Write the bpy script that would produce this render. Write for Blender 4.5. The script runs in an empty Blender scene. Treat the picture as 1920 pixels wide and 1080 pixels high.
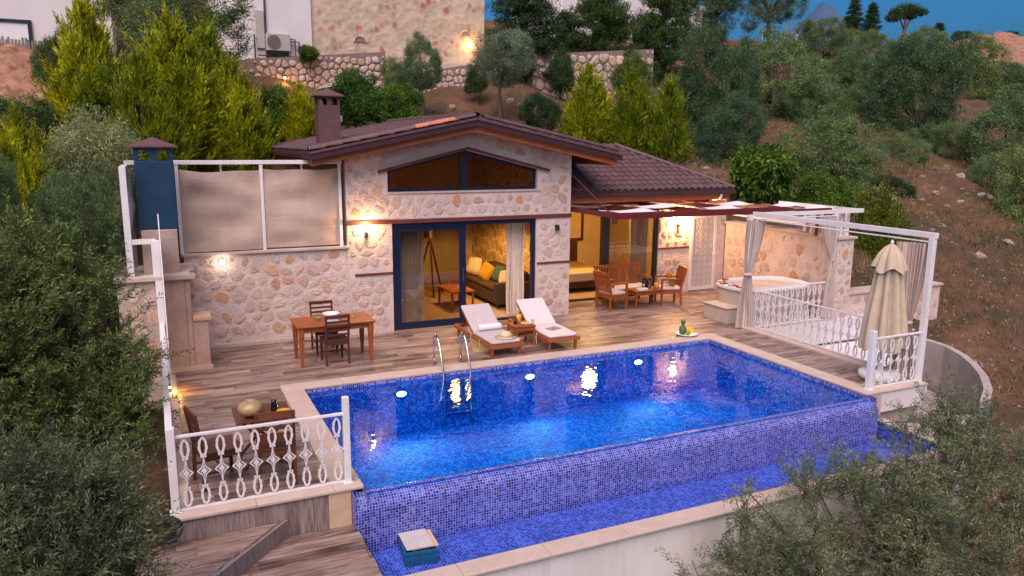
import bpy, bmesh, math, random
import numpy as np
from mathutils import Vector, Matrix, Euler

sc = bpy.context.scene
col = sc.collection
R = math.radians
rng = random.Random(7)
nr = np.random.default_rng(7)

# ------------------------------------------------------------------ camera
YAW, PITCH, ROLL, CAMZ = R(24.965), R(10.747), R(0.408), 3.9
F_ = Vector((math.sin(YAW) * math.cos(PITCH), math.cos(YAW) * math.cos(PITCH), -math.sin(PITCH)))
R0 = Vector((math.cos(YAW), -math.sin(YAW), 0)); U0 = R0.cross(F_)
R_ = R0 * math.cos(ROLL) + U0 * math.sin(ROLL); U_ = -R0 * math.sin(ROLL) + U0 * math.cos(ROLL)
cam = bpy.data.cameras.new('camera'); cam_o = bpy.data.objects.new('camera', cam); col.objects.link(cam_o)
m3 = Matrix((R_, U_, -F_)).transposed(); m4 = m3.to_4x4(); m4.translation = (0, 0, CAMZ); cam_o.matrix_world = m4
cam.sensor_width = 36; cam.lens = 1433.96 / 1920 * 36; cam.clip_end = 5000; cam.clip_start = 0.1
sc.camera = cam_o

# ------------------------------------------------------------------ sky, sun, exposure
SUN_EL, SUN_AZ = R(6), R(215)          # azimuth clockwise from +Y: low, behind the camera
w = bpy.data.worlds.new('World'); sc.world = w; w.use_nodes = True
wn = w.node_tree.nodes; wl = w.node_tree.links
sky = wn.new('ShaderNodeTexSky'); sky.sky_type = 'NISHITA'; sky.sun_disc = False
sky.sun_elevation = SUN_EL; sky.sun_rotation = SUN_AZ; sky.altitude = 200; sky.air_density = 1.0; sky.dust_density = 4.0; sky.ozone_density = 6.0
bg = [n for n in wn if n.type == 'BACKGROUND'][0]
wl.new(sky.outputs['Color'], bg.inputs['Color']); bg.inputs['Strength'].default_value = 0.10
sun = bpy.data.lights.new('sun', 'SUN'); sun.energy = 2.6; sun.angle = R(60); sun.color = (1.0, 0.79, 0.76)
sun_o = bpy.data.objects.new('sun', sun); col.objects.link(sun_o)
sd = Vector((math.sin(SUN_AZ) * math.cos(R(55)), math.cos(SUN_AZ) * math.cos(R(55)), math.sin(R(55))))
sun_o.rotation_euler = sd.to_track_quat('Z', 'Y').to_euler(); sun_o.location = (0, -20, 30)
vs = sc.view_settings; vs.view_transform = 'Standard'; vs.look = 'None'; vs.gamma = 1; vs.use_curve_mapping = False; vs.exposure = 1.0
sc.cycles.max_bounces = 8; sc.cycles.transparent_max_bounces = 16; sc.cycles.caustics_reflective = False; sc.cycles.caustics_refractive = False
sc.cycles.use_denoising = True
sc.cycles.sample_clamp_indirect = 4

# ------------------------------------------------------------------ helpers
def fl(v): return tuple(float(x) for x in v)

class MB:
    def __init__(s): s.v = []; s.f = []; s.uv = None
    def add(s, vs_, fs_):
        b = len(s.v); s.v += [tuple(v) for v in vs_]; s.f += [tuple(i + b for i in f) for f in fs_]; return s
    def box(s, x0, x1, y0, y1, z0, z1):
        return s.add([(x0,y0,z0),(x1,y0,z0),(x1,y1,z0),(x0,y1,z0),(x0,y0,z1),(x1,y0,z1),(x1,y1,z1),(x0,y1,z1)],
                     [(3,2,1,0),(4,5,6,7),(0,1,5,4),(1,2,6,5),(2,3,7,6),(3,0,4,7)])
    def bar(s, a, b, wx, wy, up=(0,0,1)):
        a = Vector(a); b = Vector(b); d = (b - a).normalized(); u = Vector(up)
        if abs(d.dot(u)) > .98: u = Vector((0,1,0))
        x = d.cross(u).normalized(); y = x.cross(d).normalized()
        P = []
        for c in (a, b):
            for sx, sy in ((-1,-1),(1,-1),(1,1),(-1,1)): P.append(c + x * (sx * wx / 2) + y * (sy * wy / 2))
        return s.add(P, [(3,2,1,0),(4,5,6,7),(0,1,5,4),(1,2,6,5),(2,3,7,6),(3,0,4,7)])
    def taper(s, a, b, wa, wb):
        a = Vector(a); b = Vector(b); P = []
        for c, ww in ((a, wa), (b, wb)):
            for sx, sy in ((-1,-1),(1,-1),(1,1),(-1,1)): P.append(c + Vector((sx * ww / 2, sy * ww / 2, 0)))
        return s.add(P, [(3,2,1,0),(4,5,6,7),(0,1,5,4),(1,2,6,5),(2,3,7,6),(3,0,4,7)])
    def tube(s, pts, rad, n=8, cap=True):
        pts = [Vector(p) for p in pts]; rads = rad if isinstance(rad, (list, tuple)) else [rad] * len(pts)
        P = []; prev = None
        for i, p in enumerate(pts):
            t = (pts[min(i+1, len(pts)-1)] - pts[max(i-1, 0)]).normalized()
            if prev is None:
                u = Vector((0,0,1)) if abs(t.z) < .9 else Vector((1,0,0)); x = t.cross(u).normalized()
            else: x = (prev - t * prev.dot(t)).normalized()
            prev = x; y = t.cross(x)
            for k in range(n):
                a = 2 * math.pi * k / n; P.append(p + (x * math.cos(a) + y * math.sin(a)) * rads[i])
        fs = []
        for i in range(len(pts) - 1):
            for k in range(n):
                k2 = (k + 1) % n; fs.append((i*n+k, i*n+k2, (i+1)*n+k2, (i+1)*n+k))
        if cap: fs += [tuple(range(n))[::-1], tuple((len(pts)-1)*n + k for k in range(n))]
        return s.add(P, fs)
    def lathe(s, prof, c=(0,0,0), n=20, sx=1, sy=1):
        P = []; fs = []
        for r, z in prof:
            for k in range(n):
                a = 2 * math.pi * k / n; P.append((c[0] + r * sx * math.cos(a), c[1] + r * sy * math.sin(a), c[2] + z))
        for i in range(len(prof) - 1):
            for k in range(n):
                k2 = (k + 1) % n; fs.append((i*n+k, i*n+k2, (i+1)*n+k2, (i+1)*n+k))
        fs += [tuple(range(n))[::-1], tuple((len(prof)-1)*n + k for k in range(n))]
        return s.add(P, fs)
    def prism_xz(s, poly, y0, y1):
        n = len(poly)
        return s.add([(x, y0, z) for x, z in poly] + [(x, y1, z) for x, z in poly],
                     [tuple(range(n)), tuple(range(n, 2*n))[::-1]] + [(i, n+i, n+(i+1) % n, (i+1) % n) for i in range(n)])
    def prism_yz(s, poly, x0, x1):
        n = len(poly)
        return s.add([(x0, y, z) for y, z in poly] + [(x1, y, z) for y, z in poly],
                     [tuple(range(n))[::-1], tuple(range(n, 2*n))] + [(i, (i+1) % n, n+(i+1) % n, n+i) for i in range(n)])
    def prism_xy(s, poly, z0, z1):
        n = len(poly)
        return s.add([(x, y, z0) for x, y in poly] + [(x, y, z1) for x, y in poly],
                     [tuple(range(n))[::-1], tuple(range(n, 2*n))] + [(i, (i+1) % n, n+(i+1) % n, n+i) for i in range(n)])
    def mesh(s, name, mt, smooth=False):
        me = bpy.data.meshes.new(name); me.from_pydata([fl(v) for v in s.v], [], s.f)
        if mt: me.materials.append(M[mt] if isinstance(mt, str) else mt)
        bm = bmesh.new(); bm.from_mesh(me); bmesh.ops.recalc_face_normals(bm, faces=bm.faces); bm.to_mesh(me); bm.free()
        if smooth: me.polygons.foreach_set('use_smooth', [True] * len(me.polygons))
        me.update(); return me
    def build(s, name, mt, parent=None, smooth=False, bevel=0, loc=None):
        o = bpy.data.objects.new(name, s.mesh(name, mt, smooth)); col.objects.link(o)
        if parent is not None: o.parent = parent
        if loc is not None: o.location = loc
        if bevel:
            b = o.modifiers.new('bevel', 'BEVEL'); b.width = bevel; b.segments = 2; b.limit_method = 'ANGLE'; b.angle_limit = R(40)
        return o

def tag(o, label, cat, group=None, kind=None):
    o['label'] = label; o['category'] = cat
    if group: o['group'] = group
    if kind: o['kind'] = kind
    return o
def struct(o): o['kind'] = 'structure'; return o
def thing(name, label, cat, loc=(0,0,0), rz=0, group=None):
    o = bpy.data.objects.new(name, None); col.objects.link(o); o.location = loc; o.rotation_euler = (0,0,rz); o.empty_display_size = .1
    return tag(o, label, cat, group)
def inst(name, me, parent=None, loc=(0,0,0), rot=(0,0,0), sca=(1,1,1)):
    o = bpy.data.objects.new(name, me); col.objects.link(o)
    if parent is not None: o.parent = parent
    o.location = loc; o.rotation_euler = rot; o.scale = sca
    return o
def wmat(o):
    l = Matrix.LocRotScale(o.location, o.rotation_euler, o.scale)
    return wmat(o.parent) @ o.matrix_parent_inverse @ l if o.parent else l
def adopt(o, parent):
    """parent an object whose coordinates are given in world space"""
    o.parent = parent; o.matrix_parent_inverse = wmat(parent).inverted(); return o
def copy_tree(o, parent=None, **props):
    c = o.copy(); col.objects.link(c); c.parent = parent
    for k, v in props.items(): c[k] = v
    for ch in list(o.children): copy_tree(ch, c)
    return c

# ------------------------------------------------------------------ materials
M = {}
def nt(name):
    m = bpy.data.materials.new(name); m.use_nodes = True; M[name] = m
    t = m.node_tree; b = t.nodes['Principled BSDF']; return m, t, b
def N(t, typ, **kw):
    n = t.nodes.new(typ)
    for k, v in kw.items():
        if k in n.inputs: n.inputs[k].default_value = v
        else: setattr(n, k, v)
    return n
def ramp(t, stops):
    r = t.nodes.new('ShaderNodeValToRGB'); e = r.color_ramp.elements
    while len(e) < len(stops): e.new(.5)
    for i, (p, c) in enumerate(stops): e[i].position = p; e[i].color = (*c, 1)
    return r
def mixc(t, fac, a, b, mode='MIX'):
    n = t.nodes.new('ShaderNodeMix'); n.data_type = 'RGBA'; n.blend_type = mode
    for s, v in ((n.inputs[0], fac), (n.inputs[6], a), (n.inputs[7], b)):
        if isinstance(v, (int, float)): s.default_value = v
        elif isinstance(v, tuple): s.default_value = (*v, 1)
        else: t.links.new(v, s)
    return n.outputs[2]
def bump(t, b, h, strength=.3, dist=.02):
    n = N(t, 'ShaderNodeBump'); n.inputs['Strength'].default_value = strength; n.inputs['Distance'].default_value = dist
    t.links.new(h, n.inputs['Height']); t.links.new(n.outputs['Normal'], b.inputs['Normal'])

def simple(name, c, rough=.6, metal=0, var=.18, scale=6, bmp=0, coords='Object', spec=.5, rnd=0, stretch=None):
    """plain colour with soft procedural variation, wear and fine relief"""
    m, t, b = nt(name)
    tc = N(t, 'ShaderNodeTexCoord'); src = tc.outputs[coords]
    if coords == 'World':
        pass
    if stretch:
        mp = N(t, 'ShaderNodeMapping'); mp.inputs['Scale'].default_value = stretch; t.links.new(src, mp.inputs['Vector']); src = mp.outputs[0]
    no = N(t, 'ShaderNodeTexNoise', Scale=scale, Detail=6.0, Roughness=.6); t.links.new(src, no.inputs['Vector'])
    lo = tuple(max(0, x * (1 - var)) for x in c); hi = tuple(min(1, x * (1 + var)) for x in c)
    r = ramp(t, [(.3, lo), (.7, hi)]); t.links.new(no.outputs['Fac'], r.inputs[0]); out = r.outputs[0]
    if rnd:
        oi = N(t, 'ShaderNodeObjectInfo'); rr = ramp(t, [(0, (1 - rnd,) * 3), (1, (1, 1, 1))]); t.links.new(oi.outputs['Random'], rr.inputs[0])
        out = mixc(t, 1.0, out, rr.outputs[0], 'MULTIPLY')
    t.links.new(out, b.inputs['Base Color'])
    b.inputs['Roughness'].default_value = rough; b.inputs['Metallic'].default_value = metal; b.inputs['Specular IOR Level'].default_value = spec
    if bmp:
        n2 = N(t, 'ShaderNodeTexNoise', Scale=scale * 5, Detail=5.0); t.links.new(src, n2.inputs['Vector']); bump(t, b, n2.outputs['Fac'], bmp, .02)
    return m

def wood(name, c, rough=.5, axis='X', scale=1.0, rnd=.25):
    m, t, b = nt(name); tc = N(t, 'ShaderNodeTexCoord'); mp = N(t, 'ShaderNodeMapping')
    s = {'X': (1.2, 14, 14), 'Y': (14, 1.2, 14), 'Z': (14, 14, 1.2)}[axis]; mp.inputs['Scale'].default_value = tuple(x * scale for x in s)
    t.links.new(tc.outputs['Object'], mp.inputs['Vector'])
    no = N(t, 'ShaderNodeTexNoise', Scale=2.5, Detail=7.0, Roughness=.65); t.links.new(mp.outputs[0], no.inputs['Vector'])
    r = ramp(t, [(.25, tuple(x * .55 for x in c)), (.5, c), (.78, tuple(min(1, x * 1.35) for x in c))]); t.links.new(no.outputs['Fac'], r.inputs[0])
    oi = N(t, 'ShaderNodeObjectInfo'); rr = ramp(t, [(0, (1 - rnd,) * 3), (1, (1, 1, 1))]); t.links.new(oi.outputs['Random'], rr.inputs[0])
    t.links.new(mixc(t, 1.0, r.outputs[0], rr.outputs[0], 'MULTIPLY'), b.inputs['Base Color']); b.inputs['Roughness'].default_value = rough
    bump(t, b, no.outputs['Fac'], .15, .01); return m

def plank_mat(name, stops, rough=.45):
    m, t, b = nt(name); ge = N(t, 'ShaderNodeNewGeometry'); oi = N(t, 'ShaderNodeObjectInfo'); mp = N(t, 'ShaderNodeMapping')
    cmb = N(t, 'ShaderNodeCombineXYZ'); mu = N(t, 'ShaderNodeMath', operation='MULTIPLY'); mu.inputs[1].default_value = 37
    t.links.new(oi.outputs['Random'], mu.inputs[0])
    for k in range(3): t.links.new(mu.outputs[0], cmb.inputs[k])
    va = N(t, 'ShaderNodeVectorMath', operation='ADD'); t.links.new(ge.outputs['Position'], va.inputs[0]); t.links.new(cmb.outputs[0], va.inputs[1])
    mp.inputs['Scale'].default_value = (1.6, 16, 16); t.links.new(va.outputs[0], mp.inputs['Vector'])
    no = N(t, 'ShaderNodeTexNoise', Scale=1.3, Detail=9.0, Roughness=.72, Distortion=.5); t.links.new(mp.outputs[0], no.inputs['Vector'])
    mp2 = N(t, 'ShaderNodeMapping'); mp2.inputs['Scale'].default_value = (1.2, 5, 5); t.links.new(va.outputs[0], mp2.inputs['Vector'])
    n2 = N(t, 'ShaderNodeTexNoise', Scale=1.0, Detail=3.0); t.links.new(mp2.outputs[0], n2.inputs['Vector'])
    ad = N(t, 'ShaderNodeMath', operation='MULTIPLY_ADD'); t.links.new(n2.outputs['Fac'], ad.inputs[0]); ad.inputs[1].default_value = .5
    t.links.new(no.outputs['Fac'], ad.inputs[2])
    a2 = N(t, 'ShaderNodeMath', operation='MULTIPLY_ADD'); t.links.new(oi.outputs['Random'], a2.inputs[0]); a2.inputs[1].default_value = .16; t.links.new(ad.outputs[0], a2.inputs[2])
    r = ramp(t, stops); s2 = N(t, 'ShaderNodeMath', operation='SUBTRACT'); t.links.new(a2.outputs[0], s2.inputs[0]); s2.inputs[1].default_value = .33
    t.links.new(s2.outputs[0], r.inputs[0]); t.links.new(r.outputs[0], b.inputs['Base Color'])
    b.inputs['Roughness'].default_value = rough; bump(t, b, no.outputs['Fac'], .15, .01); return m

plank_mat('plank', [(.24, (.028, .015, .011)), (.37, (.10, .06, .047)), (.50, (.22, .152, .125)), (.70, (.40, .30, .26))])

def stone_mat(name, stops, rough=.85, bm=.5):
    m, t, b = nt(name); oi = N(t, 'ShaderNodeObjectInfo'); ge = N(t, 'ShaderNodeNewGeometry')
    r = ramp(t, stops); r.color_ramp.interpolation = 'LINEAR'; t.links.new(oi.outputs['Random'], r.inputs[0])
    no = N(t, 'ShaderNodeTexNoise', Scale=9.0, Detail=8.0, Roughness=.7); t.links.new(ge.outputs['Position'], no.inputs['Vector'])
    rr = ramp(t, [(.25, (.55, .52, .5)), (.5, (1, 1, 1)), (.8, (1.0, .95, .9))]); t.links.new(no.outputs['Fac'], rr.inputs[0])
    t.links.new(mixc(t, .85, r.outputs[0], rr.outputs[0], 'MULTIPLY'), b.inputs['Base Color']); b.inputs['Roughness'].default_value = rough
    n2 = N(t, 'ShaderNodeTexNoise', Scale=28.0, Detail=6.0); t.links.new(ge.outputs['Position'], n2.inputs['Vector']); bump(t, b, n2.outputs['Fac'], bm, .03); return m
P_ = (.56, .455, .40)
stone_mat('stone', [(0, (.60, .47, .41)), (.2, (.55, .41, .34)), (.4, (.63, .51, .44)), (.55, (.55, .40, .35)), (.70, (.60, .46, .39)), (.79, (.45, .33, .27)), (.89, (.58, .38, .26)), (.96, (.55, .27, .15)), (1, (.44, .35, .30))], .85, .6)
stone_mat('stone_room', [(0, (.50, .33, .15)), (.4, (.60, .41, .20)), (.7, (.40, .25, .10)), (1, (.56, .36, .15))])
stone_mat('stone_field', [(0, (.52, .40, .33)), (.4, (.60, .48, .40)), (.7, (.48, .36, .29)), (.9, (.58, .36, .22)), (1, (.40, .33, .30))])
stone_mat('rock', [(0, (.20, .155, .13)), (.5, (.32, .26, .225)), (1, (.24, .185, .15))])

def plaster(name, c, scale=3.0, bm=.35, blotch=(.8, .76, .74)):
    m, t, b = nt(name); ge = N(t, 'ShaderNodeNewGeometry')
    no = N(t, 'ShaderNodeTexNoise', Scale=scale, Detail=8.0, Roughness=.65); t.links.new(ge.outputs['Position'], no.inputs['Vector'])
    rr = ramp(t, [(.3, tuple(x * y for x, y in zip(c, blotch))), (.6, c), (.8, tuple(min(1, x * 1.12) for x in c))]); t.links.new(no.outputs['Fac'], rr.inputs[0])
    t.links.new(rr.outputs[0], b.inputs['Base Color']); b.inputs['Roughness'].default_value = .88
    n2 = N(t, 'ShaderNodeTexNoise', Scale=scale * 9, Detail=7.0); t.links.new(ge.outputs['Position'], n2.inputs['Vector']); bump(t, b, n2.outputs['Fac'], bm, .03); return m
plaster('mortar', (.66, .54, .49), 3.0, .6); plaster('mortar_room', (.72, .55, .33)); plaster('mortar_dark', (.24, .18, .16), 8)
plaster('white_plaster', (.66, .63, .63), .8, .1, (.9, .89, .88)); plaster('cement', (.40, .36, .33), 2, .2); plaster('travertine', (.52, .42, .36), 4, .15, (.86, .83, .8))
plaster('travertine_warm', (.56, .40, .27), 5, .15, (.86, .82, .78))
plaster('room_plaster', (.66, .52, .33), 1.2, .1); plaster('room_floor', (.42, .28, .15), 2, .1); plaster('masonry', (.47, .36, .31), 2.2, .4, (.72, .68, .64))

def far_stone(name):
    m, t, b = nt(name); ge = N(t, 'ShaderNodeNewGeometry')
    nz = N(t, 'ShaderNodeTexNoise', Scale=3.0, Detail=3.0); t.links.new(ge.outputs['Position'], nz.inputs['Vector'])
    vm = N(t, 'ShaderNodeVectorMath', operation='MULTIPLY_ADD'); t.links.new(nz.outputs['Color'], vm.inputs[0]); vm.inputs[1].default_value = (.25,) * 3; t.links.new(ge.outputs['Position'], vm.inputs[2])
    vo = N(t, 'ShaderNodeTexVoronoi', Scale=4.2); t.links.new(vm.outputs[0], vo.inputs['Vector'])
    sp = N(t, 'ShaderNodeSeparateColor'); t.links.new(vo.outputs['Color'], sp.inputs[0])
    r = ramp(t, [(0, (.52, .41, .30)), (.5, (.60, .48, .37)), (.78, (.48, .37, .28)), (.86, (.52, .30, .18)), (.93, (.45, .16, .10)), (1, (.40, .34, .30))]); t.links.new(sp.outputs[0], r.inputs[0])
    n2 = N(t, 'ShaderNodeTexNoise', Scale=2.0, Detail=8.0, Roughness=.7); t.links.new(ge.outputs['Position'], n2.inputs['Vector'])
    ed = ramp(t, [(.35, (1, 1, 1)), (.75, (0, 0, 0))]); t.links.new(vo.outputs['Distance'], ed.inputs[0])
    c = mixc(t, ed.outputs[0], (.58, .46, .35), r.outputs[0]); rr = ramp(t, [(.3, (.72, .7, .68)), (.6, (1, 1, 1))]); t.links.new(n2.outputs['Fac'], rr.inputs[0])
    t.links.new(mixc(t, 1.0, c, rr.outputs[0], 'MULTIPLY'), b.inputs['Base Color']); b.inputs['Roughness'].default_value = .9
    bump(t, b, vo.outputs['Distance'], .5, .05)
far_stone('far_stone')

def mosaic(name, stops, grout, size=.0335, rough=.18):
    m, t, b = nt(name); uv = N(t, 'ShaderNodeUVMap'); vm = N(t, 'ShaderNodeVectorMath', operation='SCALE'); vm.inputs['Scale'].default_value = 1 / size
    t.links.new(uv.outputs[0], vm.inputs[0]); flr = N(t, 'ShaderNodeVectorMath', operation='FLOOR'); frc = N(t, 'ShaderNodeVectorMath', operation='FRACTION')
    t.links.new(vm.outputs[0], flr.inputs[0]); t.links.new(vm.outputs[0], frc.inputs[0])
    wn_ = N(t, 'ShaderNodeTexWhiteNoise', noise_dimensions='2D'); t.links.new(flr.outputs[0], wn_.inputs['Vector'])
    r = ramp(t, stops); r.color_ramp.interpolation = 'CONSTANT'; t.links.new(wn_.outputs['Value'], r.inputs[0])
    sp = N(t, 'ShaderNodeSeparateXYZ'); t.links.new(frc.outputs[0], sp.inputs[0]); ms = []
    for k in (0, 1):
        pp = N(t, 'ShaderNodeMath', operation='PINGPONG'); pp.inputs[1].default_value = .5; t.links.new(sp.outputs[k], pp.inputs[0]); ms.append(pp)
    mn = N(t, 'ShaderNodeMath', operation='MINIMUM'); t.links.new(ms[0].outputs[0], mn.inputs[0]); t.links.new(ms[1].outputs[0], mn.inputs[1])
    g = N(t, 'ShaderNodeMath', operation='GREATER_THAN'); t.links.new(mn.outputs[0], g.inputs[0]); g.inputs[1].default_value = .07
    ge = N(t, 'ShaderNodeNewGeometry'); mpz = N(t, 'ShaderNodeMapping'); mpz.inputs['Scale'].default_value = (2.2, 2.2, .5); t.links.new(ge.outputs['Position'], mpz.inputs['Vector'])
    nz = N(t, 'ShaderNodeTexNoise', Scale=1.4, Detail=7.0, Roughness=.7); t.links.new(mpz.outputs[0], nz.inputs['Vector']); rz_ = ramp(t, [(.3, (.72, .74, .8)), (.55, (1, 1, 1)), (.75, (1.25, 1.22, 1.12))]); t.links.new(nz.outputs['Fac'], rz_.inputs[0])
    t.links.new(mixc(t, 1.0, mixc(t, g.outputs[0], grout, r.outputs[0]), rz_.outputs[0], 'MULTIPLY'), b.inputs['Base Color'])
    rg = N(t, 'ShaderNodeMath', operation='MULTIPLY_ADD'); t.links.new(g.outputs[0], rg.inputs[0]); rg.inputs[1].default_value = rough - .8; rg.inputs[2].default_value = .8
    t.links.new(rg.outputs[0], b.inputs['Roughness'])
    sm = N(t, 'ShaderNodeMapRange'); sm.inputs[1].default_value = .04; sm.inputs[2].default_value = .16; t.links.new(mn.outputs[0], sm.inputs[0]); bump(t, b, sm.outputs[0], .5, .004)
mosaic('mosaic', [(0, (.010, .008, .13)), (.14, (.03, .03, .28)), (.34, (.012, .01, .16)), (.42, (.07, .095, .42)), (.66, (.135, .155, .50)), (.85, (.04, .085, .45))], (.31, .32, .66))
mosaic('mosaic_band', [(0, (.012, .008, .15)), (.38, (.20, .20, .55)), (.55, (.02, .015, .2)), (.68, (.26, .26, .62))], (.52, .48, .78))
mosaic('mosaic_pool', [(0, (.002, .018, .20)), (.3, (.003, .06, .40)), (.52, (.006, .15, .58)), (.78, (.015, .34, .80))], (.03, .26, .66), rough=.7)
mosaic('mosaic_trough', [(0, (.006, .012, .19)), (.3, (.02, .05, .40)), (.5, (.04, .095, .55)), (.75, (.07, .14, .62))], (.18, .26, .74))

def water(name, tint, bs, sc_, f0=.02):
    m = bpy.data.materials.new(name); m.use_nodes = True; M[name] = m; t = m.node_tree; t.nodes.clear()
    out = N(t, 'ShaderNodeOutputMaterial'); tr = N(t, 'ShaderNodeBsdfTransparent'); tr.inputs[0].default_value = (*tint, 1)
    gl = N(t, 'ShaderNodeBsdfGlossy'); gl.inputs['Roughness'].default_value = .015; lw = N(t, 'ShaderNodeLayerWeight'); lw.inputs['Blend'].default_value = .5
    pw_ = N(t, 'ShaderNodeMath', operation='POWER'); pw_.inputs[1].default_value = 5; ma = N(t, 'ShaderNodeMath', operation='MULTIPLY_ADD'); ma.inputs[1].default_value = 1 - f0; ma.inputs[2].default_value = f0
    t.links.new(lw.outputs['Facing'], pw_.inputs[0]); t.links.new(pw_.outputs[0], ma.inputs[0])
    mx = N(t, 'ShaderNodeMixShader'); ge = N(t, 'ShaderNodeNewGeometry')
    if bs:
        bp = N(t, 'ShaderNodeBump'); bp.inputs['Strength'].default_value = bs; bp.inputs['Distance'].default_value = .03
        no = N(t, 'ShaderNodeTexNoise', Scale=sc_, Detail=2.0, Distortion=.6); t.links.new(ge.outputs['Position'], no.inputs['Vector'])
        t.links.new(no.outputs['Fac'], bp.inputs['Height']); t.links.new(bp.outputs[0], gl.inputs['Normal']); t.links.new(bp.outputs[0], lw.inputs['Normal'])
    t.links.new(ma.outputs[0], mx.inputs[0]); t.links.new(tr.outputs[0], mx.inputs[1]); t.links.new(gl.outputs[0], mx.inputs[2]); t.links.new(mx.outputs[0], out.inputs[0])
water('water', (.28, .72, 1.0), .12, 4.5); water('water_shallow', (.85, .92, 1.0), .02, 5.0)
water('glass', (.60, .56, .50), 0.0, 1.0, .12)
water('drink_glass', (.9, .9, .9), 0.0, 1.0, .04)

def emit(name, c, s):
    m = bpy.data.materials.new(name); m.use_nodes = True; M[name] = m; t = m.node_tree; b = t.nodes['Principled BSDF']
    b.inputs['Base Color'].default_value = (*c, 1); b.inputs['Emission Color'].default_value = (*c, 1); b.inputs['Emission Strength'].default_value = s
emit('bulb_warm', (1, .66, .30), 40); emit('bulb_cool', (1, .95, .9), 30); emit('pool_lamp', (.85, 1, 1), 14); emit('bulb_orange', (1, .55, .12), 25)

simple('white_metal', (.72, .70, .72), .4, var=.08, scale=4, bmp=.05); simple('navy_frame', (.007, .012, .042), .4, var=.15); simple('black_frame', (.02, .02, .025), .4)
simple('burgundy', (.12, .014, .018), .5, var=.2, scale=3); simple('barge', (.05, .014, .02), .55); wood('timber', (.38, .105, .03), .55)
wood('belt', (.15, .035, .03), .6); wood('teak', (.33, .085, .02), .45, rnd=.2); wood('dark_wood', (.10, .03, .014), .45); wood('brown_wood', (.15, .045, .016), .45); wood('teak_z', (.33, .085, .02), .45, 'Z', rnd=.2); wood('headboard', (.055, .018, .014), .4)
simple('roof_tile', (.12, .064, .068), .6, var=.25, scale=4, bmp=.2, rnd=.3); simple('roof_tile_orange', (.46, .16, .09), .65, var=.2, bmp=.2); simple('chimney_brown', (.11, .052, .055), .7, var=.15, bmp=.1)
simple('hood_blue', (.003, .034, .08), .5, var=.25, scale=5, bmp=.1); simple('canvas', (.47, .355, .29), .85, var=.12, scale=3, bmp=.1); simple('curtain', (.50, .41, .37), .85, var=.1, scale=5)
t_ = M['canvas'].node_tree; b_ = t_.nodes['Principled BSDF']; tc_ = N(t_, 'ShaderNodeTexCoord'); mpc = N(t_, 'ShaderNodeMapping'); mpc.inputs['Scale'].default_value = (1.1, 1, 5.5); mpc.inputs['Rotation'].default_value = (0, R(8), 0); t_.links.new(tc_.outputs['Object'], mpc.inputs['Vector'])
nc_ = N(t_, 'ShaderNodeTexNoise', Scale=1.5, Detail=4.0, Distortion=.7); t_.links.new(mpc.outputs[0], nc_.inputs['Vector']); bump(t_, b_, nc_.outputs['Fac'], .25, .04)
simple('curtain_room', (.68, .56, .46), .85, var=.1); simple('umbrella_cloth', (.48, .385, .275), .85, var=.12, scale=5); simple('cushion_grey', (.46, .405, .43), .9, var=.08, scale=10, bmp=.1); simple('cushion_white', (.60, .54, .54), .9, var=.06, scale=10)
simple('towel', (.72, .70, .72), .95, var=.05, scale=40, bmp=.3); simple('straw', (.62, .50, .30), .8, var=.2, scale=40, bmp=.4); simple('steel', (.65, .65, .68), .18, 1.0, var=.05); simple('sofa', (.06, .03, .016), .9, var=.2, scale=8)
simple('pillow_yellow', (.42, .21, .02), .9); simple('pillow_white', (.55, .45, .36), .9); simple('pillow_teal', (.05, .09, .09), .9); simple('bed_linen', (.46, .36, .25), .9, var=.1); simple('bed_cover', (.22, .15, .055), .9, var=.3, scale=14)
simple('juice', (.85, .34, .02), .25, var=.05); simple('black_glass', (.012, .01, .012), .1); simple('ceramic', (.74, .71, .68), .25, var=.04); simple('ceramic_blue', (.45, .52, .66), .25); simple('petal', (.35, .01, .012), .7)
simple('fruit_green', (.20, .32, .03), .5); simple('fruit_yellow', (.62, .36, .02), .5); simple('pineapple_leaf', (.06, .13, .05), .6); simple('clay', (.36, .25, .13), .35, var=.3, scale=5); simple('crate_plastic', (.01, .10, .20), .4); simple('hose', (.02, .02, .03), .5)
simple('ac_body', (.42, .39, .35), .5, var=.05); simple('pipe_dark', (.05, .045, .05), .5); simple('print', (.16, .19, .26), .4, var=.9, scale=18); simple('tile_stack', (.50, .46, .45), .6, var=.1); simple('mat_white', (.72, .71, .72), .6, var=.04)
simple('bark', (.09, .06, .045), .9, var=.4, scale=12, bmp=.5); simple('bark_red', (.16, .075, .05), .9, var=.4, scale=12, bmp=.5); simple('shade_warm', (.75, .5, .25), .7)
simple('reed', (.20, .17, .14), .9, var=.4, scale=20); simple('dry_grass', (.20, .13, .055), .9, var=.4, scale=2)
m_, t_, b_ = nt('pillow_pattern'); tc_ = N(t_, 'ShaderNodeTexCoord'); vo_ = N(t_, 'ShaderNodeTexVoronoi', Scale=26.0); t_.links.new(tc_.outputs['Object'], vo_.inputs['Vector'])
r_ = ramp(t_, [(.3, (.20, .09, .02)), (.45, (.62, .46, .22))]); t_.links.new(vo_.outputs['Distance'], r_.inputs[0]); t_.links.new(r_.outputs[0], b_.inputs['Base Color']); b_.inputs['Roughness'].default_value = .9

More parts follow.
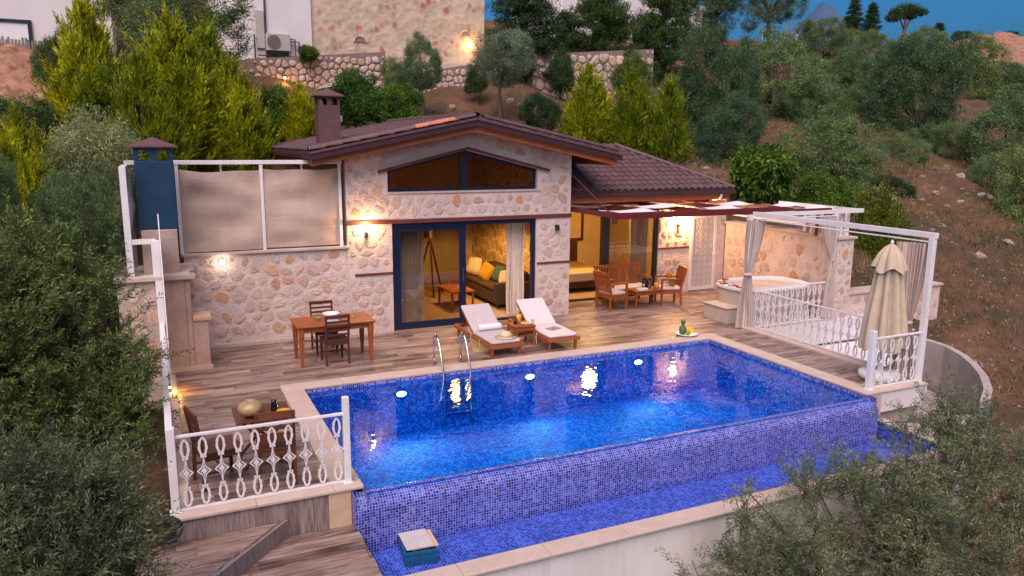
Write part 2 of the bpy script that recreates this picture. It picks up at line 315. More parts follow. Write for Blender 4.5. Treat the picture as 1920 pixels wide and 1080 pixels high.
def leafmat(name, a, b_, c=None, rough=.55, tr=.3, nscale=1.9):
    m, t, b = nt(name); ge = N(t, 'ShaderNodeNewGeometry'); oi = N(t, 'ShaderNodeObjectInfo')
    r = ramp(t, [(0, a), (.7, b_), (1, c or b_)]); t.links.new(ge.outputs['Random Per Island'], r.inputs[0])
    no = N(t, 'ShaderNodeTexNoise', Scale=nscale, Detail=3.0); t.links.new(ge.outputs['Position'], no.inputs['Vector'])
    rr = ramp(t, [(.34, (.45, .5, .5)), (.66, (1.25, 1.2, 1.05))]); t.links.new(no.outputs['Fac'], rr.inputs[0])
    o = mixc(t, 1.0, r.outputs[0], rr.outputs[0], 'MULTIPLY'); r2 = ramp(t, [(0, (.5, .62, .66)), (.5, (1, 1, 1)), (1, (1.35, 1.2, .9))]); t.links.new(oi.outputs['Random'], r2.inputs[0])
    o = mixc(t, 1.0, o, r2.outputs[0], 'MULTIPLY'); t.links.new(o, b.inputs['Base Color']); b.inputs['Roughness'].default_value = rough; b.inputs['Specular IOR Level'].default_value = .3
    if tr:
        tl = N(t, 'ShaderNodeBsdfTranslucent'); t.links.new(o, tl.inputs[0]); mx = N(t, 'ShaderNodeMixShader'); mx.inputs[0].default_value = tr
        out = [n for n in t.nodes if n.type == 'OUTPUT_MATERIAL'][0]; t.links.new(b.outputs[0], mx.inputs[1]); t.links.new(tl.outputs[0], mx.inputs[2]); t.links.new(mx.outputs[0], out.inputs[0])
leafmat('leaf_olive', (0.090, 0.163, 0.070), (0.167, 0.264, 0.112), (0.261, 0.349, 0.175)); leafmat('leaf_olive_near', (0.085, 0.140, 0.039), (0.182, 0.266, 0.078), (0.390, 0.406, 0.130)); leafmat('leaf_olive_grey', (0.098, 0.140, 0.077), (0.195, 0.252, 0.140), (0.351, 0.378, 0.238)); leafmat('leaf_olive_blue', (.085, .125, .062), (.165, .215, .115), (.34, .345, .19))
leafmat('leaf_silver', (0.156, 0.223, 0.137), (0.247, 0.317, 0.208), (0.351, 0.419, 0.286)); leafmat('leaf_cypress', (0.149, 0.203, 0.007), (0.378, 0.434, 0.014), (0.675, 0.658, 0.036), nscale=2.5, tr=.35); leafmat('leaf_pine', (0.024, 0.063, 0.020), (0.054, 0.114, 0.034), (0.098, 0.165, 0.049))
leafmat('leaf_green', (0.046, 0.108, 0.015), (0.098, 0.204, 0.028), (0.172, 0.288, 0.044)); leafmat('leaf_bright', (.09, .17, .018), (.17, .29, .03), (.26, .36, .05)); leafmat('leaf_hedge', (.06, .11, .012), (.15, .20, .02), (.32, .31, .03)); leafmat('leaf_dark', (0.039, 0.083, 0.028), (0.084, 0.150, 0.050), (0.140, 0.210, 0.084))

m_, t_, b_ = nt('earth'); ge_ = N(t_, 'ShaderNodeNewGeometry'); n1_ = N(t_, 'ShaderNodeTexNoise', Scale=.5, Detail=8.0, Roughness=.7); t_.links.new(ge_.outputs['Position'], n1_.inputs['Vector'])
r_ = ramp(t_, [(.30, (.05, .055, .02)), (.42, (.095, .065, .03)), (.55, (.17, .085, .045)), (.72, (.27, .155, .095))]); t_.links.new(n1_.outputs['Fac'], r_.inputs[0])
n2_ = N(t_, 'ShaderNodeTexNoise', Scale=7.0, Detail=8.0, Roughness=.75); t_.links.new(ge_.outputs['Position'], n2_.inputs['Vector']); r2_ = ramp(t_, [(.3, (.5, .5, .5)), (.62, (1, 1, 1)), (.74, (1.7, 1.65, 1.6))]); t_.links.new(n2_.outputs['Fac'], r2_.inputs[0])
t_.links.new(mixc(t_, 1.0, r_.outputs[0], r2_.outputs[0], 'MULTIPLY'), b_.inputs['Base Color']); b_.inputs['Roughness'].default_value = .95; bump(t_, b_, n2_.outputs['Fac'], 1.0, .12)
m_, t_, b_ = nt('stained_wall'); ge_ = N(t_, 'ShaderNodeNewGeometry'); mp_s = N(t_, 'ShaderNodeMapping'); mp_s.inputs['Scale'].default_value = (5, 5, .35); t_.links.new(ge_.outputs['Position'], mp_s.inputs['Vector'])
n1_ = N(t_, 'ShaderNodeTexNoise', Scale=1.6, Detail=7.0, Roughness=.7); t_.links.new(mp_s.outputs[0], n1_.inputs['Vector']); n2_ = N(t_, 'ShaderNodeTexNoise', Scale=.9, Detail=6.0); t_.links.new(ge_.outputs['Position'], n2_.inputs['Vector'])
r_ = ramp(t_, [(.25, (.58, .54, .52)), (.45, (.68, .65, .645)), (.7, (.70, .68, .68))]); t_.links.new(n1_.outputs['Fac'], r_.inputs[0]); r2_ = ramp(t_, [(.35, (.86, .84, .82)), (.6, (1, 1, 1))]); t_.links.new(n2_.outputs['Fac'], r2_.inputs[0])
t_.links.new(mixc(t_, 1.0, r_.outputs[0], r2_.outputs[0], 'MULTIPLY'), b_.inputs['Base Color']); b_.inputs['Roughness'].default_value = .85; bump(t_, b_, n2_.outputs['Fac'], .2, .03)
plaster('red_rubble', (.36, .19, .12), 3.0, 1.0, (.38, .34, .33)); plaster('mountain_haze_blue', (.05, .10, .19), .02, .5, (.8, .8, .85))  # mountain: blue of the distance haze is painted into the rock colour
# ================================================================== terrain
TY = [-40, -12, 0, 5, 8, 10, 12, 14, 17, 20, 22, 24, 26, 28, 30, 40, 60, 72, 90, 140]
TZ = [-16, -8.5, -5, -3.6, -2.4, -1.3, -.5, .5, 1.65, 2.75, 3.35, 4.0, 4.9, 5.6, 6.4, 9.2, 13.6, 15.2, 15.6, 12]
def sstep(a, b, x): x = min(1, max(0, (x - a) / (b - a))); return x * x * (3 - 2 * x)
def terrain(x, y):
    z = float(np.interp(y, TY, TZ)); z += .25 * math.sin(x * .7 + y * .4) * sstep(0, 6, abs(y - 14)) + .12 * math.sin(x * 1.9 - y * 1.3)
    d = max(-1.0 - x, x - 14.4, 6.4 - y, y - 20.9)          # platform of the house
    if d < 1.2 and 6 < y < 22.5 and -2.5 < x < 15.9: z = min(z, -1.7) * (1 - sstep(0, 1.2, d)) + z * sstep(0, 1.2, d)
    dc = max(11 - x, x - 15.6, 7.5 - y, y - 11.9)            # sunken court on the right
    if dc < .4: z = min(z, -1.9)
    return z
xs = np.unique(np.concatenate([np.arange(-60, -6, 3.), np.arange(-6, 30, .45), np.arange(30, 60, 1.2), np.arange(60, 200, 4.)]))
ys = np.unique(np.concatenate([np.arange(-40, 0, 4.), np.arange(0, 34, .45), np.arange(34, 60, 1.2), np.arange(60, 141, 4.)]))
tv = []; nx = len(xs)
for y in ys:
    for x in xs: tv.append((x, y, terrain(x, y) + rng.uniform(-.05, .05)))
tf = [(j*nx+i, j*nx+i+1, (j+1)*nx+i+1, (j+1)*nx+i) for j in range(len(ys)-1) for i in range(nx-1)]
mb = MB(); mb.v = tv; mb.f = tf; hill = struct(mb.build('hillside_ground', 'earth', smooth=True))

# ================================================================== stones in a wall (each stone its own piece)
def clip(poly, px, py, nx_, ny_):
    out = []
    for i in range(len(poly)):
        a = poly[i]; b = poly[(i+1) % len(poly)]; da = (a[0]-px)*nx_ + (a[1]-py)*ny_; db = (b[0]-px)*nx_ + (b[1]-py)*ny_
        if da <= 0: out.append(a)
        if (da < 0) != (db < 0) and da != db:
            k = da / (da - db); out.append((a[0] + (b[0]-a[0])*k, a[1] + (b[1]-a[1])*k))
    return out
def stones(parent, O, u, v, w_, h_, cell, mt, depth=.02, gap=(.02, .05), inside=None, skip=0.0, aspect=1.0, seed=1, name='stone'):
    rg = random.Random(seed); O = Vector(O); u = Vector(u); v = Vector(v); n = u.cross(v).normalized(); pts = []
    cx = cell * aspect; nu = max(1, int(w_ / cx)); nv = max(1, int(h_ / cell))
    for j in range(-1, nv + 1):
        for i in range(-1, nu + 1): pts.append(((i + .5 + (.5 if j % 2 else 0) + rg.uniform(-.36, .36)) * w_ / nu, (j + .5 + rg.uniform(-.34, .34)) * h_ / nv))
    cnt = 0
    for (a, b) in pts:
        if not (0 < a < w_ and 0 < b < h_) or rg.random() < skip: continue
        poly = [(a-cx, b-cell), (a+cx, b-cell), (a+cx, b+cell), (a-cx, b+cell)]
        for (c, d) in pts:
            if (c, d) != (a, b) and abs(c-a) < 2.4*cx and abs(d-b) < 2.4*cell:
                L = math.hypot(c-a, d-b); poly = clip(poly, (a+c)/2, (b+d)/2, (c-a)/L, (d-b)/L)
                if len(poly) < 3: break
        if len(poly) < 3: continue
        for q in ((0, 0, -1, 0), (w_, 0, 1, 0), (0, 0, 0, -1), (0, h_, 0, 1)): poly = clip(poly, *q) if len(poly) > 2 else poly
        if len(poly) < 3: continue
        gx = sum(p[0] for p in poly) / len(poly); gy = sum(p[1] for p in poly) / len(poly); g = rg.uniform(*gap)
        if inside and not all(inside(p[0], p[1]) for p in poly + [(gx, gy)]):
            k = next((k for k in (.8, .62, .45) if all(inside(gx + (p[0]-gx)*k, gy + (p[1]-gy)*k) for p in poly) and inside(gx, gy)), None)
            if not k: continue
            poly = [(gx + (p[0]-gx)*k, gy + (p[1]-gy)*k) for p in poly]
        q = []
        for (x, y) in poly:
            L = math.hypot(x-gx, y-gy); k = max(.3, (L - g) / L) if L > 0 else 1; q.append((gx + (x-gx)*k, gy + (y-gy)*k))
        r = []
        for i in range(len(q)):
            p0 = q[i]; p1 = q[(i+1) % len(q)]; r.append((p0[0]*.72 + p1[0]*.28, p0[1]*.72 + p1[1]*.28)); r.append((p0[0]*.28 + p1[0]*.72, p0[1]*.28 + p1[1]*.72))
        r = [(x + rg.uniform(-.05, .05) * cell, y + rg.uniform(-.05, .05) * cell) for x, y in r]
        m = len(r); dd = depth * rg.uniform(.6, 1.3); C = O + u*gx + v*gy; V = []
        for (x, y) in r: V.append(u*(x-gx) + v*(y-gy) - n*.015)
        for (x, y) in r: V.append(u*(x-gx)*.93 + v*(y-gy)*.93 + n*dd*.75)
        for (x, y) in r: V.append(u*(x-gx)*.6 + v*(y-gy)*.6 + n*dd*rg.uniform(.85, 1.2))
        V.append(n * dd * rg.uniform(.9, 1.15)); Fc = []
        for k in range(m):
            k2 = (k+1) % m; Fc += [(k, k2, m+k2, m+k), (m+k, m+k2, 2*m+k2, 2*m+k), (2*m+k, 2*m+k2, 3*m)]
        me = bpy.data.meshes.new(name); me.from_pydata([fl(x) for x in V], [], Fc); me.materials.append(M[mt])
        o = bpy.data.objects.new(name, me); col.objects.link(o); o.location = C
        if parent is not None: adopt(o, parent)
        cnt += 1
    return cnt

def uvbox(o, fn):
    me = o.data; uv = me.uv_layers.new(name='UVMap')
    for p in me.polygons:
        for li in p.loop_indices: uv.data[li].uv = fn(me.vertices[me.loops[li].vertex_index].co, p.normal)
def uvworld(co, n):
    a = [abs(x) for x in n]
    if a[2] >= max(a[0], a[1]): return (co.x + 50, co.y + 50)
    return (co.x + 50, co.z + 50) if a[1] > a[0] else (co.y + 50, co.z + 50)

# ================================================================== pool
PX0, PX1, PY0, PY1 = 1.93, 10.08, 8.28, 12.07
WZ = -.085; FLOOR = -1.05
pool = thing('swimming_pool', 'long blue mosaic infinity pool in front of the stone villa', 'pool', ((PX0+PX1)/2, 10.2, 0))
def poolpart(mb_, name, mt, uvf=uvworld, smooth=False):
    o = mb_.build(name, mt, None, smooth); 
    if uvf: uvbox(o, uvf)
    o.parent = pool; o.matrix_parent_inverse = Matrix.Translation(-Vector(pool.location)); return o
a = MB(); a.add([(PX0,PY1,FLOOR),(PX1,PY1,FLOOR),(PX1,PY1,-.002),(PX0,PY1,-.002)], [(0,1,2,3)]); poolpart(a, 'back_wall', 'mosaic_pool')
a = MB(); a.add([(PX0,8.28,FLOOR),(PX0,PY1,FLOOR),(PX0,PY1,-.002),(PX0,8.28,-.002)], [(0,1,2,3)]); poolpart(a, 'left_wall', 'mosaic_pool')
a = MB(); a.add([(PX1,8.28,FLOOR),(PX1,PY1,FLOOR),(PX1,PY1,-.002),(PX1,8.28,-.002)], [(0,1,2,3)]); poolpart(a, 'right_wall', 'mosaic_pool')
a = MB(); a.add([(PX0,PY0,FLOOR),(PX1,PY0,FLOOR),(PX1,PY1,FLOOR),(PX0,PY1,FLOOR)], [(0,1,2,3)]); poolpart(a, 'pool_floor', 'mosaic_pool')
# waterline band above the surface, paler tiles
for nm, vv in (('waterline_band', [(PX0,PY1-.004,WZ-.004),(PX1,PY1-.004,WZ-.004),(PX1,PY1-.004,-.003),(PX0,PY1-.004,-.003)]),
               ('waterline_band', [(PX1-.004,8.0,-.32),(PX1-.004,8.0,-.003),(PX1-.004,PY1,-.003),(PX1-.004,PY1,WZ-.004),(PX1-.004,8.4,WZ-.004)]),
               ('waterline_band', [(PX0+.004,8.0,-.32),(PX0+.004,8.0,-.003),(PX0+.004,PY1,-.003),(PX0+.004,PY1,WZ-.004),(PX0+.004,8.4,WZ-.004)])):
    a = MB(); a.add(vv, [tuple(range(len(vv)))]); poolpart(a, nm, 'mosaic_band')
# rounded overflow edge
prof = [(8.30, -1.05), (8.30, -.16), (8.295, -.12), (8.27, -.095), (8.23, -.083), (8.18, -.083), (8.13, -.092), (8.085, -.112), (8.05, -.14), (8.022, -.175), (8.006, -.215), (8.0, -.26), (8.0, -.78)]
arc = [0]
for i in range(1, len(prof)): arc.append(arc[-1] + math.hypot(prof[i][0]-prof[i-1][0], prof[i][1]-prof[i-1][1]))
X0o, X1o = 1.80, 10.14
a = MB(); a.v = [(x, y, z) for (y, z) in prof for x in (X0o, X1o)]; a.f = [(2*i, 2*i+1, 2*i+3, 2*i+2) for i in range(len(prof)-1)]
o = a.mesh('overflow_edge', 'mosaic', True); uv = o.uv_layers.new(name='UVMap')
for p in o.polygons:
    for li in p.loop_indices: vi = o.loops[li].vertex_index; uv.data[li].uv = (o.vertices[vi].co.x + 50, arc[vi // 2] + 50)
ob = inst('overflow_edge', o); ob.parent = pool; ob.matrix_parent_inverse = Matrix.Translation(-Vector(pool.location))
# catch channel
TX0, TX1, TY0, TFL = 1.84, 10.34, 7.0, -.76
a = MB(); a.add([(TX0,TY0,TFL),(TX1,TY0,TFL),(TX1,8.0,TFL),(TX0,8.0,TFL)], [(0,1,2,3)]); poolpart(a, 'channel_floor', 'mosaic_trough')
a = MB(); a.add([(TX0,TY0,TFL),(TX0,8.3,TFL),(TX0,8.3,-.47),(TX0,TY0,-.47)], [(0,1,2,3)]); a.add([(TX1,TY0,TFL),(TX1,8.3,TFL),(TX1,8.3,-.47),(TX1,TY0,-.47)], [(0,1,2,3)]); a.add([(TX0,TY0,TFL),(TX1,TY0,TFL),(TX1,TY0,-.5),(TX0,TY0,-.5)], [(0,1,2,3)]); poolpart(a, 'channel_wall', 'mosaic_trough')
a = MB(); a.add([(PX0,8.12,WZ),(PX1,8.12,WZ),(PX1,PY1,WZ),(PX0,PY1,WZ)], [(0,1,2,3)]); pw = struct(a.build('pool_water', 'water'))
a = MB(); a.add([(TX0,TY0,-.68),(TX1,TY0,-.68),(TX1,8.0,-.68),(TX0,8.0,-.68)], [(0,1,2,3)]); tw = struct(a.build('channel_water', 'water_shallow'))
# pool lamps
for i, (x, lab) in enumerate(((3.55, 'glowing round pool lamp under water behind the ladder, leftmost'), (5.98, 'glowing round pool lamp under water below the first lounger, middle one'), (8.34, 'glowing round pool lamp under water near the right end of the pool'))):
    t = thing('pool_lamp', lab, 'pool lamp', (x, PY1 - .01, -.30), 0, 'lamps in the pool back wall')
    a = MB(); a.tube([(0, -.012, 0), (0, -.03, 0)], .07, 20); a.build('lens', 'pool_lamp', t).scale = (1.15, 1, .62); a = MB(); a.tube([(0, 0, 0), (0, -.02, 0)], .09, 20); a.build('rim', 'steel', t).scale = (1.15, 1, .66)
    li = bpy.data.lights.new('pool_light', 'SPOT'); li.energy = 46; li.color = (.70, .95, 1.0); li.spot_size = R(150); li.spot_blend = 1.0; li.shadow_soft_size = .08
    lo = bpy.data.objects.new('pool_light', li); col.objects.link(lo); lo.parent = t; lo.location = (0, -.08, 0); lo.rotation_euler = (R(-74), 0, 0)
# front white wall of the channel with its coping
cw = thing('channel_coping', 'pale stone coping along the outer edge of the overflow channel', 'coping', (6, 6.9, -.5))
x = 1.6; i = 0
while x < 10.58:
    x2 = min(x + 1.02, 10.6); a = MB().box(x + .002 - 6, x2 - .002 - 6, -.17, .1, -.035, 0); o = a.build('coping_stone', 'travertine', cw, bevel=.008); x = x2
a = MB().box(TX1 - 6, TX1 + .26 - 6, .102, 1.5, -.035, 0); a.build('coping_stone', 'travertine', cw, bevel=.008)
a = MB().box(1.62, 10.58, 6.79, 6.99, -4.2, -.536); a.box(1.62, 1.82, 6.99, 8.2, -4.2, -.48); a.box(10.36, 10.58, 6.99, 8.2, -4.2, -.536)
tag(a.build('white_retaining_wall', 'stained_wall'), 'white plastered wall below the overflow channel', 'wall')

# ================================================================== deck
deck = struct(MB().box(-.05, 11.25, 12.4, 15.6, -.9, -.022).box(8.2, 14.0, 15.6, 16.5, -.9, -.022).box(11.25, 14.0, 12.55, 15.6, -.9, -.022).box(-.05, 1.9, 8.35, 12.4, -.9, -.022).box(10.12, 11.45, 8.3, 12.4, -.9, -.022).build('pool_deck', 'cement'))
dcount = 0
def lay(x0, x1, y0, y1, zt, parent, pw_=.155, pl=.92, cap=10**6, hole=None, th=.018):
    global dcount
    y = y0; row = 0
    while y < y1 - .01:
        ya = min(y + pw_, y1); x = x0 - rng.uniform(0, pl)
        while x < x1 - .01:
            xb = min(x + pl, x1); xa = max(x, x0)
            if xb - xa > .03 and not (hole and hole((xa+xb)/2, (y+ya)/2)):
                me = pkmesh(round(xb - xa, 2), round(ya - y, 3), th); inst('plank', me, parent, (xa, y, zt + rng.uniform(-.0012, .0012)), (0, 0, 0)); dcount += 1
            x = x + pl
        y = ya
_pk = {}
def pkmesh(l, w2, th):
    if (l, w2) not in _pk:
        g = .0025; b = .003; V = [(g,g,-th),(l-g,g,-th),(l-g,w2-g,-th),(g,w2-g,-th),(g,g,-b),(l-g,g,-b),(l-g,w2-g,-b),(g,w2-g,-b),(g+b,g+b,0),(l-g-b,g+b,0),(l-g-b,w2-g-b,0),(g+b,w2-g-b,0)]
        me = bpy.data.meshes.new('plank'); me.from_pydata(V, [], [(0,1,5,4),(1,2,6,5),(2,3,7,6),(3,0,4,7),(4,5,9,8),(5,6,10,9),(6,7,11,10),(7,4,8,11),(8,9,10,11)]); me.materials.append(M['plank']); _pk[(l, w2)] = me
    return _pk[(l, w2)]
lay(.0, 11.25, 12.40, 15.14, 0, deck, .183, 1.3)
lay(8.52, 14.0, 15.14, 16.3, 0, deck, .194, 1.3)
lay(11.25, 14.0, 12.75, 15.14, 0, deck, .2, 1.4)
lay(.10, 1.60, 8.46, 12.40, 0, deck, .18, 1.3)
lay(10.41, 11.24, 8.62, 12.40, 0, deck, .172, 1.2)
# pool coping stones
cop = thing('pool_coping', 'smooth beige stone coping framing the pool on three sides', 'coping', (6, 12.2, 0))
def cop_stone(x0, x1, y0, y1, z0=-.03, z1=.004): MB().box(x0+.0015-6, x1-.0015-6, y0+.0015-12.2, y1-.0015-12.2, z0, z1).build('coping_stone', 'travertine', cop, bevel=.006)
x = 1.61
while x < 10.39: cop_stone(x, min(x + .98, 10.4), 12.06, 12.4); x += .98
for (xa, xb) in ((1.61, 1.945), (10.065, 10.4)):
    y = 8.18
    while y < 12.05: cop_stone(xa, xb, y, min(y + .97, 12.06)); y += .97
for k in range(2): cop_stone(-.08 + .845*k, -.08 + .845*(k+1), 8.18, 8.455)
for (ya, yb) in ((8.455, 9.8), (9.8, 11.2), (11.2, 12.6), (12.6, 13.7)): cop_stone(-.08, .098, ya, yb)
cop_stone(10.4, 11.5, 8.18, 8.62)
kb = thing('deck_kerb', 'beige stone kerb between the deck and the sunken white court', 'kerb', (11.37, 10.4, 0))
y = 8.622
while y < 12.5: MB().box(-.125, .125, y+.0015-10.4, min(y+.98, 12.56)-.0015-10.4, -.06, .045).build('kerb_stone', 'travertine', kb, bevel=.01); y += .98
# face of the terrace under the left railing: upright boards and a stone corner pier
fw = thing('board_clad_wall', 'terrace face clad with upright wood look boards below the left railing', 'wall', (.8, 8.25, 0))
MB().box(-.85, .74, -.02, .1, -1.0, -.031).build('wall_core', 'cement', fw)
x = -.85
m_, t_, b_ = nt('board'); 
stops_b = [(.2, (.09, .06, .055)), (.45, (.22, .165, .15)), (.7, (.34, .27, .25))]
tcb = N(t_, 'ShaderNodeTexCoord'); oib = N(t_, 'ShaderNodeObjectInfo'); mpb = N(t_, 'ShaderNodeMapping'); mpb.inputs['Scale'].default_value = (26, 26, 2.5); t_.links.new(tcb.outputs['Object'], mpb.inputs['Vector'])
nb = N(t_, 'ShaderNodeTexNoise', Scale=1.6, Detail=8.0, noise_dimensions='4D'); t_.links.new(mpb.outputs[0], nb.inputs['Vector']); mub = N(t_, 'ShaderNodeMath', operation='MULTIPLY'); mub.inputs[1].default_value = 30; t_.links.new(oib.outputs['Random'], mub.inputs[0]); t_.links.new(mub.outputs[0], nb.inputs['W'])
mab = N(t_, 'ShaderNodeMath', operation='MULTIPLY_ADD'); t_.links.new(oib.outputs['Random'], mab.inputs[0]); mab.inputs[1].default_value = .2; t_.links.new(nb.outputs['Fac'], mab.inputs[2]); sbb = N(t_, 'ShaderNodeMath', operation='SUBTRACT'); t_.links.new(mab.outputs[0], sbb.inputs[0]); sbb.inputs[1].default_value = .1
rb = ramp(t_, stops_b); t_.links.new(sbb.outputs[0], rb.inputs[0]); t_.links.new(rb.outputs[0], b_.inputs['Base Color']); b_.inputs['Roughness'].default_value = .5
while x < .74: MB().box(x+.0015, min(x+.158, .74)-.0015, -.038, -.021, -.99, -.033).build('board', 'board', fw); x += .158
MB().box(.742, 1.0, -.045, .1, -1.0, -.031).build('corner_pier', 'travertine_warm', fw, bevel=.006)
# tiled return beside the pier
a = MB(); a.add([(1.803,8.0,-.78),(1.803,8.27,-.78),(1.803,8.27,-.033),(1.803,8.0,-.033)], [(0,1,2,3)]); a.add([(1.803,8.203,-.78),(1.94,8.203,-.78),(1.94,8.203,-.1),(1.803,8.203,-.033)], [(0,1,2,3)]); poolpart(a, 'end_return', 'mosaic')
# lower deck in two levels with a diagonal step
low = struct(MB().prism_xy([(-.45, 6.75), (-.45, 8.23), (1.0, 8.23), (.34, 7.53), (-.385, 6.76)], -1.2, -.282).build('lower_deck_upper_level', 'cement'))
low2 = struct(MB().box(-.45, 1.82, 5.2, 8.23, -1.2, -.472).build('lower_deck', 'cement'))
lay(-.45, 1.835, 5.2, 8.2, -.452, low2, .2, 1.2, hole=None)
y = 6.0
while y < 8.19:
    x = -.43 - rng.uniform(0, 1.2)
    while x < 1.0:
        q = [(max(x, -.43)+.002, y+.002), (min(x+1.2, 1.0)-.002, y+.002), (min(x+1.2, 1.0)-.002, min(y+.2, 8.2)-.002), (max(x, -.43)+.002, min(y+.2, 8.2)-.002)]
        if q[1][0] - q[0][0] > .02:
            q = clip(q, .335, 7.52, .727, -.686)
            if len(q) > 2: MB().prism_xy(q, -.278, -.26 + rng.uniform(-.001, .001)).build('plank', 'plank', low)
        x += 1.2
    y += .2
st = thing('diagonal_step_edge', 'wood look step edge crossing the lower deck diagonally', 'step', (.36, 7.5, -.45))
MB().prism_xy([(.70, .74), (-.62, -.66), (-.60, -.70), (.73, .715)], 0, .20).build('riser', 'board', st); MB().prism_xy([(.695, .752), (-.625, -.648), (-.612, -.664), (.708, .736)], .20, .206).build('metal_trim', 'steel', st)

# ================================================================== sunken court at the right
ct = struct(MB().prism_xy([(11.5, 8.45), (12.3, 8.9), (14.9, 11.5), (15.5, 12.36), (11.5, 12.36)], -.8, -.6).build('court_floor', 'white_plaster'))
cwl = thing('court_wall', 'white painted wall at the far side of the sunken court', 'wall', (13, 12.45, -.6))
MB().box(-1.5, 2.4, -.09, .05, 0, .57).build('wall', 'white_plaster', cwl); MB().box(-1.5, 2.4, -.105, -.092, .012, .05).build('dark_skirting', 'pipe_dark', cwl)
MB().box(-1.5, .95, -.09, .3, .571, .615).build('ledge', 'travertine', cwl)
a = MB(); arcp = [(15.55, 11.9), (15.6, 11.3), (15.5, 10.75), (15.15, 10.15), (14.7, 9.6), (14.1, 9.0), (13.4, 8.45), (12.7, 8.05)]
for i in range(len(arcp)-1):
    (x0, y0), (x1, y1) = arcp[i], arcp[i+1]; d = Vector((y1-y0, -(x1-x0), 0)).normalized() * -.14
    a.add([(x0,y0,-2.2),(x1,y1,-2.2),(x1+d.x,y1+d.y,-2.2),(x0+d.x,y0+d.y,-2.2),(x0,y0,-.42),(x1,y1,-.42),(x1+d.x,y1+d.y,-.42),(x0+d.x,y0+d.y,-.42)], [(4,5,6,7),(0,1,5,4),(2,3,7,6),(0,3,7,4),(1,2,6,5)])
tag(a.build('curved_parapet', 'cement'), 'low curved grey cement parapet around the sunken court', 'wall')
tag(MB().box(10.15, 10.42, 8.19, 8.31, -1.0, -.031).build('corner_pier', 'travertine_warm', bevel=.006), 'beige stone corner pier at the right end of the pool', 'pier')
tag(MB().box(10.422, 11.5, 8.2, 8.3, -.36, -.031).build('white_fascia', 'white_plaster'), 'short white fascia under the right front railing', 'wall')
struct(MB().prism_xy([(11.5, 7.4), (12.6, 8.06), (13.35, 8.5), (14.05, 9.05), (14.65, 9.65), (15.1, 10.2), (15.45, 10.8), (15.55, 11.3), (15.5, 12.36), (11.5, 12.36)], -2.4, -1.5).build('lower_court_floor', 'cement'))
struct(MB().prism_xy([(10.6, 7.0), (11.6, 7.3), (12.6, 8.0), (11.5, 8.2), (10.6, 8.2)], -2.2, -.62).build('lower_cement_ground', 'cement'))
# ================================================================== villa
villa = thing('stone_villa', 'cream stone villa with a low brown tiled gable roof and wide glass doors', 'house', (5.96, 17.8, 0))
def part(mb_, name, mt, parent=None, **k): return adopt(mb_.build(name, mt, None, **k), parent or villa)
HY = 15.15; AX = 5.96; AZ = 4.24; SL = .205
def gz(x): return AZ - SL * abs(x - AX)
a = MB()
a.prism_xz([(3.42,0),(4.34,0),(4.34,2.30),(3.42,2.30)], HY, HY+.3); a.prism_xz([(7.64,0),(8.5,0),(8.5,2.30),(7.64,2.30)], HY, HY+.3)
a.prism_xz([(3.42,2.30),(8.5,2.30),(8.5,2.9),(3.42,2.9)], HY, HY+.3)
a.prism_xz([(3.42,2.9),(4.27,2.9),(4.27,3.34),(AX,3.75),(AX,AZ),(3.42,gz(3.42))], HY, HY+.3); a.prism_xz([(8.5,2.9),(8.5,gz(8.5)),(AX,AZ),(AX,3.75),(7.66,3.34),(7.66,2.9)], HY, HY+.3)
fwall = part(a, 'front_wall', 'mortar')
def infront(x, z):
    X = 3.42 + x; 
    if not (3.45 < X < 8.47) or z < .03: return False
    if 4.30 < X < 7.68 and z < 2.37: return False
    if 2.245 < z < 2.36: return False
    if (X < 4.4 or X > 7.6) and 1.20 < z < 1.29: return False
    if 4.2 < X < 7.73 and 2.865 < z < 3.83 - .245 * abs(X - AX): return False
    if abs(X - AX) < 2.2 and z > 3.78 - .23 * abs(X - AX): return False
    return z < gz(X) - .02
n1 = stones(fwall, (3.42, HY, 0), (1,0,0), (0,0,1), 5.08, 4.2, .195, 'stone', .013, (.006, .034), infront, .0, 1.25, 11)
ga = math.atan(.22)
for sx, ox, oz, sd in ((1, AX + .06, 3.90, 12), (-1, AX - .06 - 2.15*math.cos(ga), 3.90 - 2.15*math.sin(ga), 13)): stones(fwall, (ox, HY, oz), (math.cos(ga), 0, -sx*math.sin(ga)), (sx*math.sin(ga), 0, math.cos(ga)), 2.15, .27, .14, 'stone', .018, (.006, .025), None, .0, 1.4, sd)
# right side wall (beside the bedroom terrace) and left, back
part(MB().box(8.2, 8.5, HY+.302, 20.6, 0, 3.62), 'side_wall', 'mortar'); part(MB().box(3.42, 3.72, HY+.302, 20.6, 0, 3.62), 'side_wall', 'mortar'); part(MB().prism_xz([(3.722,0),(8.198,0),(8.198,3.7),(AX,4.15),(3.722,3.7)], 20.3, 20.6), 'back_wall', 'room_plaster')
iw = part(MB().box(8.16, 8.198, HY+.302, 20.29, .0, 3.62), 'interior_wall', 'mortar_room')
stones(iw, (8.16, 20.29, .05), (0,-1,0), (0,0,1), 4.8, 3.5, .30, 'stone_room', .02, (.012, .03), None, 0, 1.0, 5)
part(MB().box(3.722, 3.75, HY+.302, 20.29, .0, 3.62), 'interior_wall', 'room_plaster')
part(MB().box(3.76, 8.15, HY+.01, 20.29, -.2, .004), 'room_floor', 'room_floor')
# belts
part(MB().box(3.40, 8.52, HY-.028, HY-.001, 2.26, 2.345), 'belt_course', 'belt', bevel=.004)
part(MB().box(3.55, 4.335, HY-.024, HY-.001, 1.225, 1.27), 'belt_course', 'belt', bevel=.004); part(MB().box(7.66, 8.515, HY-.024, HY-.001, 1.225, 1.27), 'belt_course', 'belt', bevel=.004)
